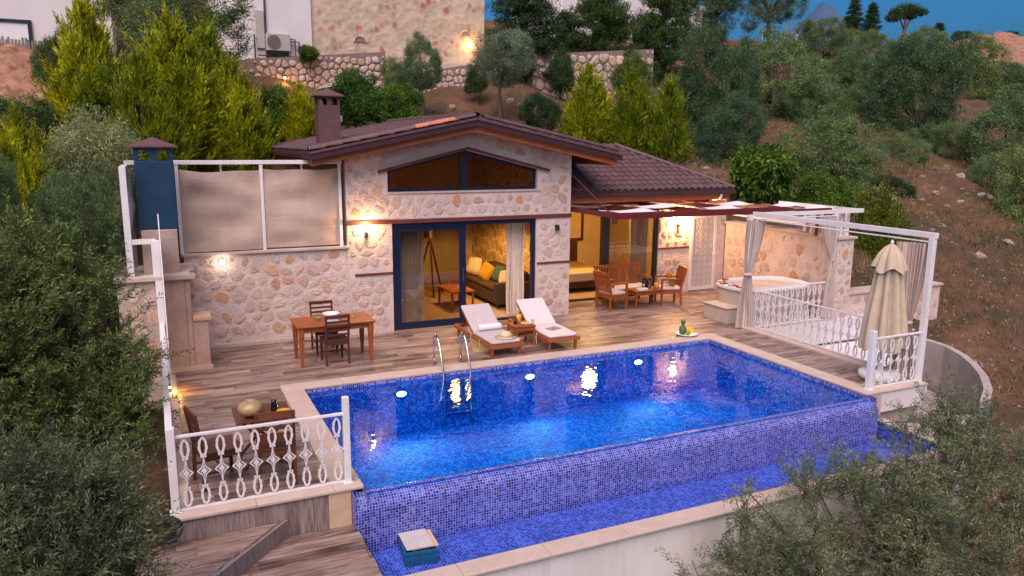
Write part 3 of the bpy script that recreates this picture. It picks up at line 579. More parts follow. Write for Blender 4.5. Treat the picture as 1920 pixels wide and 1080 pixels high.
# gable window
for sx in (-1, 1):
    a = MB(); xo = 1.93; z0 = 3.76 + .05; s_ = .245
    a.add([(AX+.04, HY-.07, z0), (AX+.04+sx*xo, HY-.07, z0-s_*xo), (AX+.04+sx*xo, HY-.07, z0-s_*xo-.055), (AX+.04, HY-.07, z0-.055), (AX+.04, HY-.001, z0), (AX+.04+sx*xo, HY-.001, z0-s_*xo), (AX+.04+sx*xo, HY-.001, z0-s_*xo-.055), (AX+.04, HY-.001, z0-.055)], [(0,1,2,3),(4,5,6,7),(0,1,5,4),(2,3,7,6),(1,2,6,5)])
    part(a, 'window_hood', 'belt')
gw = part(MB().box(4.28, 7.65, HY+.10, HY+.16, 2.905, 2.965).box(AX-.055, AX+.055, HY+.09, HY+.17, 2.966, 3.70).box(4.272, 4.33, HY+.101, HY+.159, 2.966, 3.33).box(7.60, 7.658, HY+.101, HY+.159, 2.966, 3.33), 'gable_window', 'navy_frame')
a = MB()
for sx, xe in ((-1, 4.28), (1, 7.65)): a.bar((AX, HY+.13, 3.715), (xe, HY+.13, 3.315), .058, .06)
adopt(a.build('window_frame', 'navy_frame'), gw)
for (xa, xb) in ((4.33, AX-.056), (AX+.056, 7.60)):
    a = MB(); f_ = lambda x: 3.70 - .238 * abs(x - AX); a.add([(xa, HY+.13, 2.966), (xb, HY+.13, 2.966), (xb, HY+.13, f_(xb)), (xa, HY+.13, f_(xa))], [(0,1,2,3)]); adopt(a.build('pane', 'glass'), gw)
part(MB().box(4.22, 7.72, HY-.03, HY+.09, 2.865, 2.903), 'window_sill', 'travertine', bevel=.004)
# sliding door
sd_ = part(MB().box(4.345, 4.44, HY+.04, HY+.15, .0, 2.25).box(4.441, 7.56, HY+.041, HY+.149, 2.17, 2.25).box(7.56, 7.635, HY+.04, HY+.15, .0, 2.25).box(4.441, 7.56, HY+.041, HY+.149, .0, .05), 'sliding_door', 'navy_frame', bevel=.004)
lf = adopt(MB().box(4.442, 4.53, HY+.06, HY+.10, .051, 2.169).box(5.84, 5.98, HY+.06, HY+.10, .051, 2.169).box(4.53, 5.84, HY+.061, HY+.099, 2.08, 2.169).box(4.53, 5.84, HY+.061, HY+.099, .051, .15).build('door_leaf', 'navy_frame'), sd_)
adopt(MB().add([(4.53,HY+.08,.15),(5.84,HY+.08,.15),(5.84,HY+.08,2.08),(4.53,HY+.08,2.08)], [(0,1,2,3)]).build('pane', 'glass'), sd_)
adopt(MB().box(5.90, 5.925, HY+.03, HY+.058, .95, 1.25).build('door_handle', 'steel'), sd_)

# roof of the gable block
def roof_slab(parent, quad, th, name, mt):
    q = [Vector(p) for p in quad]; n = (q[1]-q[0]).cross(q[3]-q[0]).normalized()
    if n.z < 0: n = -n
    a = MB(); a.add(q + [p - n*th for p in q], [(0,1,2,3),(7,6,5,4),(0,4,5,1),(1,5,6,2),(2,6,7,3),(3,7,4,0)]); return part(a, name, mt, parent)
def tile_mesh(wd, ln, name='roof_tile', mt='roof_tile', h=.045):
    prof_ = [(-.5, 0), (-.42, .1), (-.25, .85), (-.1, 1.0), (.08, .85), (.2, .2), (.32, .0), (.5, .05)]
    V = []; 
    for yy, zz in ((0, .022), (ln, .0)):
        for p in prof_: V.append((p[0]*wd, yy, p[1]*h + zz))
    for p in prof_: V.append((p[0]*wd, 0.0, p[1]*h - .004))
    n = len(prof_); Fc = [(i, i+1, n+i+1, n+i) for i in range(n-1)] + [(2*n+i, 2*n+i+1, i+1, i) for i in range(n-1)]
    me = bpy.data.meshes.new(name); me.from_pydata(V, [], Fc); me.materials.append(M[mt]); return me
RY0, RY1 = 14.5, 20.85; RZ = 4.40; XL, XR = 2.62, 9.42; zl = RZ - SL * (AX - XL); zr = RZ - SL * (XR - AX)
sl_l = roof_slab(villa, [(XL, RY0, zl), (AX, RY0, RZ), (AX, RY1, RZ), (XL, RY1, zl)], .05, 'roof_slope', 'roof_tile'); sl_r = roof_slab(villa, [(XR, RY0, zr), (AX, RY0, RZ), (AX, RY1, RZ), (XR, RY1, zr)], .05, 'roof_slope', 'roof_tile')
sl_l['label'] = 'brown tiled left roof slope'
ang = math.atan(SL); slen = (AX - XL) / math.cos(ang); tw_, tl_ = .26, .345; tm = tile_mesh(tw_, tl_ + .03)
nc = int(slen / tl_) + 1; nrw = int((RY1 - RY0 - .2) / tw_)
for c in range(nc):
    for r in range(nrw):
        d = c * tl_ + .0; x = XL + d * math.cos(ang); z = zl + d * math.sin(ang) + .006
        o = inst('tile', tm, None, (x, RY0 + .27 + r * tw_, z), (0, 0, 0)); o.rotation_euler = Matrix(((0, math.cos(ang), -math.sin(ang)), (-1, 0, 0), (0, math.sin(ang), math.cos(ang)))).to_3x3().to_euler(); adopt(o, sl_l)
a = MB()
# right slope tiles (turned away from view): one joined mass
for c in range(nc):
    for r in range(nrw):
        d = c * tl_; bx = XR - d * math.cos(ang); bz = zr + d * math.sin(ang) + .006; yy = RY0 + .27 + r * tw_
        a.add([(bx, yy - .12, bz + .02), (bx, yy, bz + .06), (bx, yy + .12, bz + .02), (bx - tl_, yy - .12, bz + tl_ * SL), (bx - tl_, yy, bz + tl_*SL + .05), (bx - tl_, yy + .12, bz + tl_ * SL)], [(0,1,4,3),(1,2,5,4)])
o = part(a, 'roof_tiles', 'roof_tile'); o['kind'] = 'stuff'
# rake caps along the front edge, ridge caps
def cap_mesh(L, r=.085, name='rake_tile', mt='roof_tile'):
    V = []; n = 8
    for xx, rr in ((0, r*1.06), (L + .03, r*.95)):
        for k in range(n + 1): an = math.pi * k / n; V.append((xx, -math.cos(an) * rr, math.sin(an) * rr * .75))
    for k in range(n + 1): an = math.pi * k / n; V.append((0, -math.cos(an) * rr * .86, math.sin(an) * rr * .62))
    Fc = [(i, i+1, n+1+i+1, n+1+i) for i in range(n)] + [(2*(n+1)+i, 2*(n+1)+i+1, i+1, i) for i in range(n)]
    me = bpy.data.meshes.new(name); me.from_pydata(V, [], Fc); me.materials.append(M[mt]); return me
cm = cap_mesh(.42); cmo = cap_mesh(.42, .085, 'rake_tile', 'roof_tile_orange'); cmr = cap_mesh(.36, .11, 'ridge_tile')
for sx, slp, z0, xe in ((1, sl_l, zl, XL), (-1, sl_r, zr, XR)):
    for k in range(8):
        d = k * .42; x = xe + sx * d * math.cos(ang); z = z0 + d * math.sin(ang) + .035
        o = inst('rake_tile', cmo if (sx == 1 and k in (5, 6)) else cm, None, (x, RY0 + .07, z), (0, -ang if sx == 1 else -ang, 0 if sx == 1 else math.pi)); adopt(o, slp)
for k in range(17): o = inst('ridge_tile', cmr, None, (AX, RY0 + .02 + k * .37, RZ + .03), (0, 0, math.pi/2)); adopt(o, sl_r)
# barge boards and timbers under the front edge
for sx, xe, z0 in ((-1, XL, zl), (1, XR, zr)):
    for nm, yo, dz, h_, wd, mt in (('barge_board', RY0 + .02, -.055, .11, .03, 'barge'), ('rake_timber', RY0 + .12, -.165, .12, .07, 'timber')):
        a = MB(); top = lambda x: RZ - SL * abs(x - AX) + dz; xx = xe - (sx * (.06 if nm == 'rake_timber' else -.02))
        a.prism_xz([(AX, top(AX)), (xx, top(xx)), (xx, top(xx) - h_), (AX, top(AX) - h_)], yo, yo + wd); part(a, nm, mt)
part(MB().box(XL-.02, XL+.06, RY0+.055, RY1, zl-.14, zl-.052), 'gutter', 'barge', bevel=.01); part(MB().box(XR-.06, XR+.02, RY0+.055, RY1, zr-.14, zr-.052), 'gutter', 'barge', bevel=.01)
part(MB().box(XL+.1, XL+.17, RY0+.2, RY1-.1, zl-.27, zl-.12), 'eave_timber', 'timber'); part(MB().box(XR-.17, XR-.1, RY0+.2, RY1-.1, zr-.27, zr-.12), 'eave_timber', 'timber')
for x in (3.55, 8.36): part(MB().box(x-.06, x+.06, RY0+.2, HY-.001, gz(x)-.1, gz(x)+.0), 'purlin_end', 'timber')
# soffit
for xa, xb in ((XL+.18, AX), (AX, XR-.18)):
    top = lambda x: RZ - SL * abs(x - AX) - .135; a = MB(); a.add([(xa, RY0+.2, top(xa)), (xb, RY0+.2, top(xb)), (xb, RY1-.05, top(xb)), (xa, RY1-.05, top(xa))], [(0,1,2,3)]); part(a, 'soffit', 'timber')

def chimney(name, label, loc, wx, wy, h, mt, capmt, rz=0, holes=True):
    t = thing(name, label, 'chimney', loc, rz)
    z1 = h * .84 if holes else h
    a = MB().box(-wx/2, wx/2, -wy/2, wy/2, 0, z1); a.build('stack', mt, t, bevel=.008)
    hh = h - z1; a = MB()
    # arcade of small arches carrying the hat
    def arch_face(fx, L):
        n = 2; ww = L / n
        for k in range(n):
            x0 = -L/2 + k*ww; r = ww * .30; cx = x0 + ww/2
            pts = [(x0, 0), (cx - r, 0), (cx - r, hh*.45)] + [(cx - r*math.cos(math.pi*q/6), hh*.45 + r*.9*math.sin(math.pi*q/6)) for q in range(1, 6)] + [(cx + r, hh*.45), (cx + r, 0), (x0 + ww, 0), (x0 + ww, hh), (x0, hh)]
            b_ = MB().prism_xz(pts, -.012, .012); fx(b_)
    def mk(m, L):
        def fx(b_):
            for i, v in enumerate(b_.v): b_.v[i] = tuple(m @ Vector(v))
            a.add(b_.v, b_.f)
        arch_face(fx, L)
    mk(Matrix.Translation((0, -wy/2+.013, z1)), wx); mk(Matrix.Translation((0, wy/2-.013, z1)), wx); mk(Matrix.Translation((-wx/2+.013, 0, z1)) @ Matrix.Rotation(math.pi/2, 4, 'Z'), wy - .06); mk(Matrix.Translation((wx/2-.013, 0, z1)) @ Matrix.Rotation(math.pi/2, 4, 'Z'), wy - .06)
    a.build('arches', mt, t)
    e = .075; q = MB(); q.add([(-wx/2-e,-wy/2-e,h),(wx/2+e,-wy/2-e,h),(wx/2+e,wy/2+e,h),(-wx/2-e,wy/2+e,h),(-wx/2-e,-wy/2-e,h+.025),(wx/2+e,-wy/2-e,h+.025),(wx/2+e,wy/2+e,h+.025),(-wx/2-e,wy/2+e,h+.025),(0,0,h+.17)], [(3,2,1,0),(0,1,5,4),(1,2,6,5),(2,3,7,6),(3,0,4,7),(4,5,8),(5,6,8),(6,7,8),(7,4,8)]); q.build('hat', capmt, t)
    return t
chimney('roof_chimney', 'brown roof chimney with arched vents and pyramid hat', (3.24, 15.75, 3.75), .42, .42, 1.02, 'chimney_brown', 'chimney_brown')
bx = thing('roof_sensor', 'small white box on a pole behind the roof chimney', 'sensor box', (3.62, 16.4, 3.9)); MB().tube([(0,0,-.1),(0,0,.45)], .012).build('pole', 'steel', bx); MB().box(-.055, .055, -.03, .03, .4, .53).build('case', 'ac_body', bx, bevel=.008)

# ------------------------------------------------------------------ bedroom wing
wing = thing('bedroom_wing', 'lower bedroom wing with hipped brown tiled roof right of the gable', 'house wing', (11, 17.5, 0))
def wpart(mb_, name, mt, parent=None, **k): return adopt(mb_.build(name, mt, None, **k), parent or wing)
WY = 16.3
ww = wpart(MB().box(11.78, 13.95, WY, WY+.25, 0, 2.7).box(8.502, 11.78, WY, WY+.25, 2.33, 2.7), 'front_wall', 'mortar')
def inw(x, z): return not (.97 < x < 1.93 and z < 2.08) and not (1.17 < z < 1.27 and x < 1.0) and .04 < z
stones(ww, (11.78, WY, 0), (1,0,0), (0,0,1), 2.17, 2.5, .24, 'stone', .018, (.015, .05), inw, .05, 1.1, 21)
wpart(MB().box(11.77, 12.76, WY-.024, WY-.001, 1.20, 1.245), 'belt_course', 'belt')
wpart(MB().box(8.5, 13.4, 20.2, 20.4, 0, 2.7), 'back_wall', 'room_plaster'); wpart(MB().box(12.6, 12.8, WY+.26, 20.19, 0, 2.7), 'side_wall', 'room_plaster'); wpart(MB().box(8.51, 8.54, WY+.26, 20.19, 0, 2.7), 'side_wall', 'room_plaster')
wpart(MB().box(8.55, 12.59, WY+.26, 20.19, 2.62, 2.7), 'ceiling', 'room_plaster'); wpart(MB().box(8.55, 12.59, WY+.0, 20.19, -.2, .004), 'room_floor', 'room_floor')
wd_ = wpart(MB().box(8.51, 8.6, WY+.04, WY+.15, 0, 2.33).box(8.6, 11.69, WY+.041, WY+.149, 2.25, 2.33).box(11.69, 11.775, WY+.04, WY+.15, 0, 2.33).box(8.6, 11.69, WY+.041, WY+.149, 0, .045).box(10.10, 10.30, WY+.03, WY+.16, .046, 2.249), 'sliding_door', 'black_frame')
adopt(MB().add([(10.3,WY+.09,.05),(11.69,WY+.09,.05),(11.69,WY+.09,2.25),(10.3,WY+.09,2.25)], [(0,1,2,3)]).build('pane', 'glass'), wd_)
EY, EZ, EX, TT = 15.45, 2.80, 13.45, 2.05; pz = EZ + .475 * TT; a2 = math.atan(.475)
ws = roof_slab(wing, [(8.505, EY, EZ), (EX, EY, EZ), (EX-TT, EY+TT, pz), (8.505, EY+TT, pz)], .05, 'roof_slope', 'roof_tile'); adopt(ws, wing)
o = roof_slab(wing, [(EX, EY, EZ), (EX, EY+2*TT, EZ), (EX-TT, EY+TT+.001, pz), (EX-TT, EY+TT, pz)], .05, 'roof_slope', 'roof_tile'); adopt(o, wing); o = roof_slab(wing, [(8.505, EY+2*TT+1.2, EZ), (EX, EY+2*TT, EZ), (EX-TT, EY+TT, pz), (8.505, EY+TT, pz)], .05, 'roof_slope', 'roof_tile'); adopt(o, wing)
tw2, tl2 = .195, .225; tm2 = tile_mesh(tw2, tl2 + .025, h=.036); slen2 = TT / math.cos(a2)
rotw = Matrix(((1,0,0),(0,math.cos(a2),-math.sin(a2)),(0,math.sin(a2),math.cos(a2)))).to_euler()
for c in range(int(slen2 / tl2) + 1):
    d = c * tl2; yy = EY + d * math.cos(a2); xm = EX - (yy - EY) - .12; n_ = int((xm - 8.5) / tw2)
    for r in range(n_ + 1):
        x = 8.5 + .1 + r * tw2
        if x < xm: adopt(inst('tile', tm2, None, (x, yy, EZ + d * math.sin(a2) + .006), rotw), ws)
hipm = cap_mesh(.30, .075, 'hip_tile'); hd = Vector((-1, 1, .475)).normalized(); hl = TT * math.sqrt(2 + .475**2)
q = Matrix((hd, Vector((0,0,1)).cross(hd).normalized(), hd.cross(Vector((0,0,1)).cross(hd).normalized()))).transposed().to_euler()
for k in range(int(hl / .30) + 1): adopt(inst('hip_tile', hipm, None, Vector((EX, EY, EZ + .02)) + hd * (k * .30), q), ws)
wpart(MB().box(8.505, EX+.03, EY-.05, EY+.04, EZ-.135, EZ-.045), 'gutter', 'barge', bevel=.012); wpart(MB().box(8.505, EX-.1, EY+.06, EY+.13, EZ-.27, EZ-.137), 'eave_timber', 'timber'); wpart(MB().box(EX-.05, EX+.03, EY+.05, EY+4, EZ-.135, EZ-.052), 'gutter', 'barge', bevel=.012)
wpart(MB().box(8.505, EX-.1, EY+.14, WY-.002, EZ-.16, EZ-.13), 'soffit', 'timber'); wpart(MB().tube([(EX-.42, EY+.0, EZ-.13), (EX-.42, EY+.02, EZ-.24), (EX-.42, EY+.3, EZ-.3)], .035), 'downpipe', 'white_metal')

# lattice door beside the bedroom
ld = thing('lattice_door', 'white pierced metal door with star lattice beside the hot tub', 'door', (13.2, WY-.03, .05))
MB().box(-.42, -.34, -.02, .02, 0, 2.0).box(.34, .42, -.02, .02, 0, 2.0).box(-.34, .34, -.019, .019, 0, .09).box(-.34, .34, -.019, .019, 1.92, 2.0).build('frame', 'white_metal', ld)
a = MB(); cw_ = .17
for i in range(4):
    for j in range(11):
        cx = -.34 + cw_ * (i + .5); cz = .09 + (1.83/11) * (j + .5); r1 = .5 * cw_
        for k in range(8):
            an = math.pi * k / 4; an2 = math.pi * (k + 1) / 4; ra = r1*.55
            a.bar((cx + ra*math.cos(an), 0, cz + ra*math.sin(an)), (cx + ra*math.cos(an2), 0, cz + ra*math.sin(an2)), .014, .013, (0,1,0)); a.bar((cx + ra*math.cos(an), 0, cz + ra*math.sin(an)), (cx + r1*math.cos(an), 0, cz + r1*math.sin(an)), .012, .012, (0,1,0))
        for sx in (-1, 1): a.bar((cx - r1, 0, cz - sx*r1), (cx + r1, 0, cz + sx*r1), .008, .009, (0,1,0))
a.build('lattice', 'white_metal', ld); MB().tube([(.36, -.03, .95), (.36, -.075, .95), (.27, -.075, .95)], .012).build('handle', 'white_metal', ld); MB().box(-.34, .34, .03, .05, .0, 2.0).build('backing', 'canvas', ld)

# ------------------------------------------------------------------ screened wall left of the villa
lw = thing('left_stone_wall', 'stone garden wall with beige cap left of the villa below canvas screens', 'wall', (2, 15.3, 0))
lwb = adopt(MB().box(.40, 3.418, HY+.02, HY+.35, 0, 1.80).build('wall', 'mortar'), lw)
stones(lwb, (.40, HY+.02, 0), (1,0,0), (0,0,1), 3.0, 1.78, .21, 'stone', .012, (.01, .05), lambda x, z: z > .08 and z < 1.77 and x < 2.98 and not (x < .3 and z < .95), .04, 1.2, 31)
x = .36
while x < 3.40: x2 = min(x + 1.0, 3.46); adopt(MB().box(x+.001, x2-.001, HY-.04, HY+.40, 1.802, 1.852).build('cap_stone', 'travertine', bevel=.006), lw); x = x2
adopt(MB().box(.40, 3.418, HY+.004, HY+.019, 0, .07).build('skirting', 'travertine'), lw)
cs = thing('canvas_screen', 'white metal frame with two beige canvas panels on the left wall', 'screen', (2, HY+.05, 1.853))
z0 = 0; zt = 1.62
MB().box(-2.46, 1.36, -.04, .04, zt, zt+.075).build('top_beam', 'white_metal', cs, bevel=.004)
for x in (-1.62, -.16, 1.31): MB().box(x-.03, x+.03, -.03, .03, 0, zt-.001).build('post', 'white_metal', cs, bevel=.004)
for x in (-.86, .61): MB().box(x-.02, x+.02, .085, .115, .02, zt+.04).build('batten', 'white_metal', cs)
def cloth_panel(x0, x1, zb, zt_, amp, seed):
    rg = np.random.default_rng(seed); nx_, nz_ = 34, 26; V = []; Fc = []
    ph = rg.uniform(0, 6, 8)
    for j in range(nz_):
        for i in range(nx_):
            u = i/(nx_-1); v = j/(nz_-1); e = min(1, 6*min(u, 1-u))*.8 + .2; sag = .035 * math.sin(math.pi*u) * (v**3)
            y = amp*e*(math.sin(7*v + 2.2*math.sin(math.pi*u) + ph[0]) + .6*math.sin(13*v - 3*u + ph[1]) + .5*math.sin(5*u + 9*v + ph[2]) + .35*math.sin(21*v+4*u*u+ph[3]))
            V.append((x0 + (x1-x0)*u, y - .005, zb + (zt_-zb)*v - sag + .012*math.sin(9*u+ph[4])*v))
    for j in range(nz_-1):
        for i in range(nx_-1): k = j*nx_+i; Fc.append((k, k+1, k+nx_+1, k+nx_))
    return MB().add(V, Fc)
cloth_panel(-1.585, -.195, .02, 1.52, .024, 1).build('canvas_panel', 'canvas', cs, True); cloth_panel(-.125, 1.275, .03, 1.54, .026, 2).build('canvas_panel', 'canvas', cs, True)
# left return of the screen frame above the barbecue
fr = thing('metal_corner_screen', 'white metal corner frame with a torn sheet left of the blue hood', 'frame', (-.45, 14.0, 1.66))
MB().box(-.05, .05, -.15, -.05, 0, 1.82).build('post', 'white_metal', fr, bevel=.004); MB().box(-.05, .05, -.049, 1.13, 1.74, 1.82).build('side_beam', 'white_metal', fr, bevel=.004)
MB().box(.051, .40, -.14, -.07, .56, .64).build('cross_bar', 'white_metal', fr); MB().box(.33, .44, -.15, -.06, -.02, .559).build('short_post', 'white_metal', fr)
p = cloth_panel(.03, .55, .1, 1.72, .03, 5); p.build('sheet', 'mat_white', fr, True).rotation_euler = (0, 0, R(80)); MB().box(-.04, .02, 1.05, 1.11, 0, 1.739).build('post', 'white_metal', fr)

# barbecue masonry with blue hood
bq = thing('barbecue', 'stepped masonry barbecue with stone slabs under the blue chimney hood', 'barbecue', (.1, 14.4, 0))
MB().box(-.78, .24, -.55, .75, -.6, 1.60).box(.242, .33, -.549, .75, -.6, 1.6).build('body', 'masonry', bq, bevel=.01)
MB().box(.332, .58, -.55, .60, 0, .86).build('lower_body', 'masonry', bq, bevel=.01)
MB().box(-.82, .42, -.62, .76, 1.602, 1.685).build('slab', 'travertine', bq, bevel=.012); MB().box(.335, .63, -.58, -.1, .862, .93).build('slab', 'travertine_warm', bq, bevel=.012); MB().box(-.2, .61, -.59, -.551, 0, .075).build('skirting', 'travertine', bq)
MB().box(-.36, .20, -.3, .3, 1.686, 2.42).build('pillar', 'masonry', bq, bevel=.01)
stones(bq, (-.68, 13.85, -.3), (1,0,0), (0,0,1), .62, 1.85, .3, 'stone', .012, (.02, .05), None, .1, 1, 9)
MB().lathe([(.06, .0), (.075, .04), (.05, .05)], (.40, -.52, 1.686), 14).build('ash_bowl', 'steel', bq)
chimney('blue_hood', 'tall blue metal chimney hood with arched vents and brown hat', (.02, 14.42, 2.425), .60, .52, 1.36, 'hood_blue', 'chimney_brown')

# ------------------------------------------------------------------ right boundary walls
def stone_wall(name, label, x0, x1, y0, y1, z0, z1, faces, cap=.05, ov=.05, cell=.26, seed=1, skip=.25):
    t = thing(name, label, 'wall', ((x0+x1)/2, (y0+y1)/2, z0)); b = adopt(MB().box(x0, x1, y0, y1, z0, z1).build('wall', 'mortar'), t)
    if 'F' in faces: stones(b, (x0, y0, z0), (1,0,0), (0,0,1), x1-x0, z1-z0, cell, 'stone', .016, (.02, .06), lambda x, z: .02 < x < x1-x0-.02 and z < z1-z0-.03, skip, 1.1, seed)
    if 'L' in faces: stones(b, (x0, y1, z0), (0,-1,0), (0,0,1), y1-y0, z1-z0, cell, 'stone', .016, (.02, .06), lambda x, z: .02 < x < y1-y0-.02 and z < z1-z0-.03, skip, 1.1, seed+1)
    if cap:
        if x1 - x0 > y1 - y0: k = max(1, round((x1-x0)/.9)); cells = [(x0-ov+(x1-x0+2*ov)*i/k, x0-ov+(x1-x0+2*ov)*(i+1)/k, y0-ov, y1+ov) for i in range(k)]
        else: k = max(1, round((y1-y0)/.9)); cells = [(x0-ov, x1+ov, y0-ov+(y1-y0+2*ov)*i/k, y0-ov+(y1-y0+2*ov)*(i+1)/k) for i in range(k)]
        for (xa, xb, ya, yb) in cells: adopt(MB().box(xa+.001, xb-.001, ya+.001, yb-.001, z1+.001, z1+.06).build('cap_stone', 'travertine', bevel=.008), t)
    return t
stone_wall('tub_side_wall', 'tall stone wall with beige cap behind the hot tub', 13.95, 14.3, 12.96, 16.28, -.5, 1.80, 'L', seed=41, skip=.2)
stone_wall('stone_pillar', 'square stone pillar at the end of the hot tub wall', 13.9, 14.42, 12.46, 12.90, -.55, 1.80, 'FL', seed=43, cell=.2, skip=.15)
stone_wall('low_garden_wall', 'low stone wall with beige cap behind the closed umbrella', 14.425, 17.6, 12.5, 12.88, -1.3, .49, 'F', seed=45, skip=.2)
# ================================================================== railings
def baluster_mesh():
    a = MB(); th = .007
    def ringstrip(outer, inner):
        n = len(outer); V = []
        for y in (-th, th):
            V += [(x, y, z) for x, z in outer] + [(x, y, z) for x, z in inner]
        Fc = []
        for k in range(n):
            k2 = (k+1) % n; Fc += [(k, k2, n+k2, n+k), (2*n+k, 3*n+k, 3*n+k2, 2*n+k2), (k, 2*n+k, 2*n+k2, k2), (n+k, n+k2, 3*n+k2, 3*n+k)]
        a.add(V, Fc)
    def oval(zc, flip):
        o_, i_ = [], []; n = 36
        for k in range(n):
            t = 2*math.pi*k/n; px = math.sin(t); pz = math.cos(t)
            lens = abs(px)**1.25 * (1 if px > 0 else -1)
            i_.append((.021*lens, zc + .088*pz)); sc_ = 1 + .16*abs(math.sin(t*4.5))
            o_.append((.036*lens*sc_ + .004*px, zc + .110*pz*(1 + .015*abs(math.sin(t*4.5)))))
        ringstrip(o_, i_); zz = zc + flip*.106; w_ = .028
        a.prism_xz([(-w_, zz-.012), (-w_*.5, zz-.02), (0, zz-.004), (w_*.5, zz-.02), (w_, zz-.012), (w_*.9, zz+.014), (w_*.3, zz+.008), (-w_*.3, zz+.008), (-w_*.9, zz+.014)], -th, th)
    oval(.135, 1); oval(.685, -1)
    zc = .41; o_, i_ = [], []; n = 32
    def dia(rx, rz, t):
        q = int(t*4) % 4; u = (t*4) % 1; ends = [(0, rz), (rx, 0), (0, -rz), (-rx, 0)]; p0, p1 = ends[q], ends[(q+1) % 4]
        x = p0[0]*(1-u) + p1[0]*u; z = p0[1]*(1-u) + p1[1]*u; k = 1 - .42*math.sin(math.pi*u); return x*k, z*k
    for k in range(n):
        x, z = dia(.066, .178, k/n); o_.append((x, zc+z)); x, z = dia(.051, .14, k/n); i_.append((x, zc+z))
    ringstrip(o_, i_); pts = [dia(.03, .10, k/16) for k in range(16)]; a.prism_xz([(x, zc+z) for x, z in pts], -th, th); a.prism_xz([(-.004, zc-.17), (.004, zc-.17), (.004, zc+.17), (-.004, zc+.17)], -th*.6, th*.6)
    return a.mesh('baluster', 'white_metal')
bal = baluster_mesh()
def railing(name, label, A, B, n, ztop=.84, zb=.02, base=0, posts=(), off=.5):
    A = Vector((*A, base)); B = Vector((*B, base)); d = B - A; L = d.length; an = math.atan2(d.y, d.x); t = thing(name, label, 'railing', A, an, 'white ornamental railings')
    MB().box(0, L, -.02, .02, ztop-.012, ztop+.016).build('top_rail', 'white_metal', t, bevel=.003); MB().box(0, L, -.018, .018, zb-.012, zb+.012).build('bottom_rail', 'white_metal', t)
    k = (ztop - zb - .024) / .80
    for i in range(n): inst('baluster', bal, t, (L*(i+off)/n, 0, zb + .012 - .018*k), (0,0,0), (1.12, 1, k))
    for (x, h, w_) in posts:
        MB().box(x-w_/2, x+w_/2, -w_/2, w_/2, 0, h).build('post', 'white_metal', t, bevel=.005); MB().box(x-w_*.72, x+w_*.72, -w_*.72, w_*.72, 0, .012).build('post_foot', 'white_metal', t)
    return t
railing('front_left_railing', 'white ornamental railing in front of the small table at left', (0.0, 8.36), (1.78, 8.36), 10, posts=((1.80, 1.04, .075), (-.04, .95, .085)))
railing('court_side_railing', 'long white ornamental railing beside the narrow deck and sunken court', (11.47, 12.40), (11.44, 8.50), 22, base=.045, ztop=.80)
railing('tub_end_railing', 'white ornamental railing between the hot tub and the sunken court', (11.55, 12.43), (13.72, 12.46), 13, base=.0, ztop=.85)
railing('front_right_railing', 'short white ornamental railing by the closed umbrella', (10.30, 8.36), (11.40, 8.36), 6, posts=((0.0, .98, .085),))
# edge-on railing along the left side
lr = thing('left_side_railing', 'white side railing seen edge on at the left rim of the terrace', 'railing', (-.05, 8.42, 0))
MB().box(-.035, .035, 0, 5.35, .83, .90).build('top_rail', 'white_metal', lr); MB().box(-.03, .03, 0, 5.35, .02, .07).build('bottom_rail', 'white_metal', lr)
for k in range(5): MB().box(-.03, .03, .6+k*1.1, .66+k*1.1, 0, .829).build('post', 'white_metal', lr)
MB().box(-.05, .06, 5.36, 5.47, 0, 2.28).build('tall_post', 'white_metal', lr, bevel=.004)
MB().prism_yz([(3.6, .1), (5.35, .1), (5.35, 2.72), (5.15, 2.62), (4.7, 2.0), (3.8, .9)], .062, .075).build('side_sheet', 'mat_white', lr)

# ================================================================== white cabana frame and burgundy pergola
cb = thing('cabana_frame', 'white square tube cabana frame over the court railing', 'pergola', (11.45, 12.4, 0))
def cpart(mb_, name, mt='white_metal', **k): return adopt(mb_.build(name, mt, None, **k), cb)
cpart(MB().box(11.41, 11.50, 8.29, 12.50, 2.42, 2.51), 'side_beam', bevel=.004); cpart(MB().box(11.501, 14.6, 12.42, 12.50, 2.40, 2.49), 'back_beam', bevel=.004); cpart(MB().box(14.52, 14.60, 12.501, 15.0, 2.40, 2.48), 'wall_beam')
cpart(MB().box(11.26, 11.36, 12.40, 12.50, 0, 2.45), 'post', bevel=.004); cpart(MB().box(13.72, 13.81, 12.41, 12.505, 0, 2.399), 'post', bevel=.004); cpart(MB().box(11.40, 11.49, 8.30, 8.39, 0, 2.419), 'post', bevel=.004); cpart(MB().box(14.05, 14.13, 12.55, 12.63, 1.86, 2.40), 'post'); cpart(MB().box(14.30, 14.38, 12.60, 12.68, 1.86, 2.40), 'post')
cpart(MB().box(14.08, 14.16, 13.6, 13.68, 1.86, 2.42), 'post'); cpart(MB().box(14.10, 14.16, 12.7, 16.2, 2.02, 2.06), 'wall_rail'); cpart(MB().tube([(11.40, 8.4, 2.36), (11.40, 12.4, 2.36)], .012), 'curtain_rod'); cpart(MB().tube([(11.5, 12.38, 2.36), (13.7, 12.38, 2.36)], .012), 'curtain_rod')
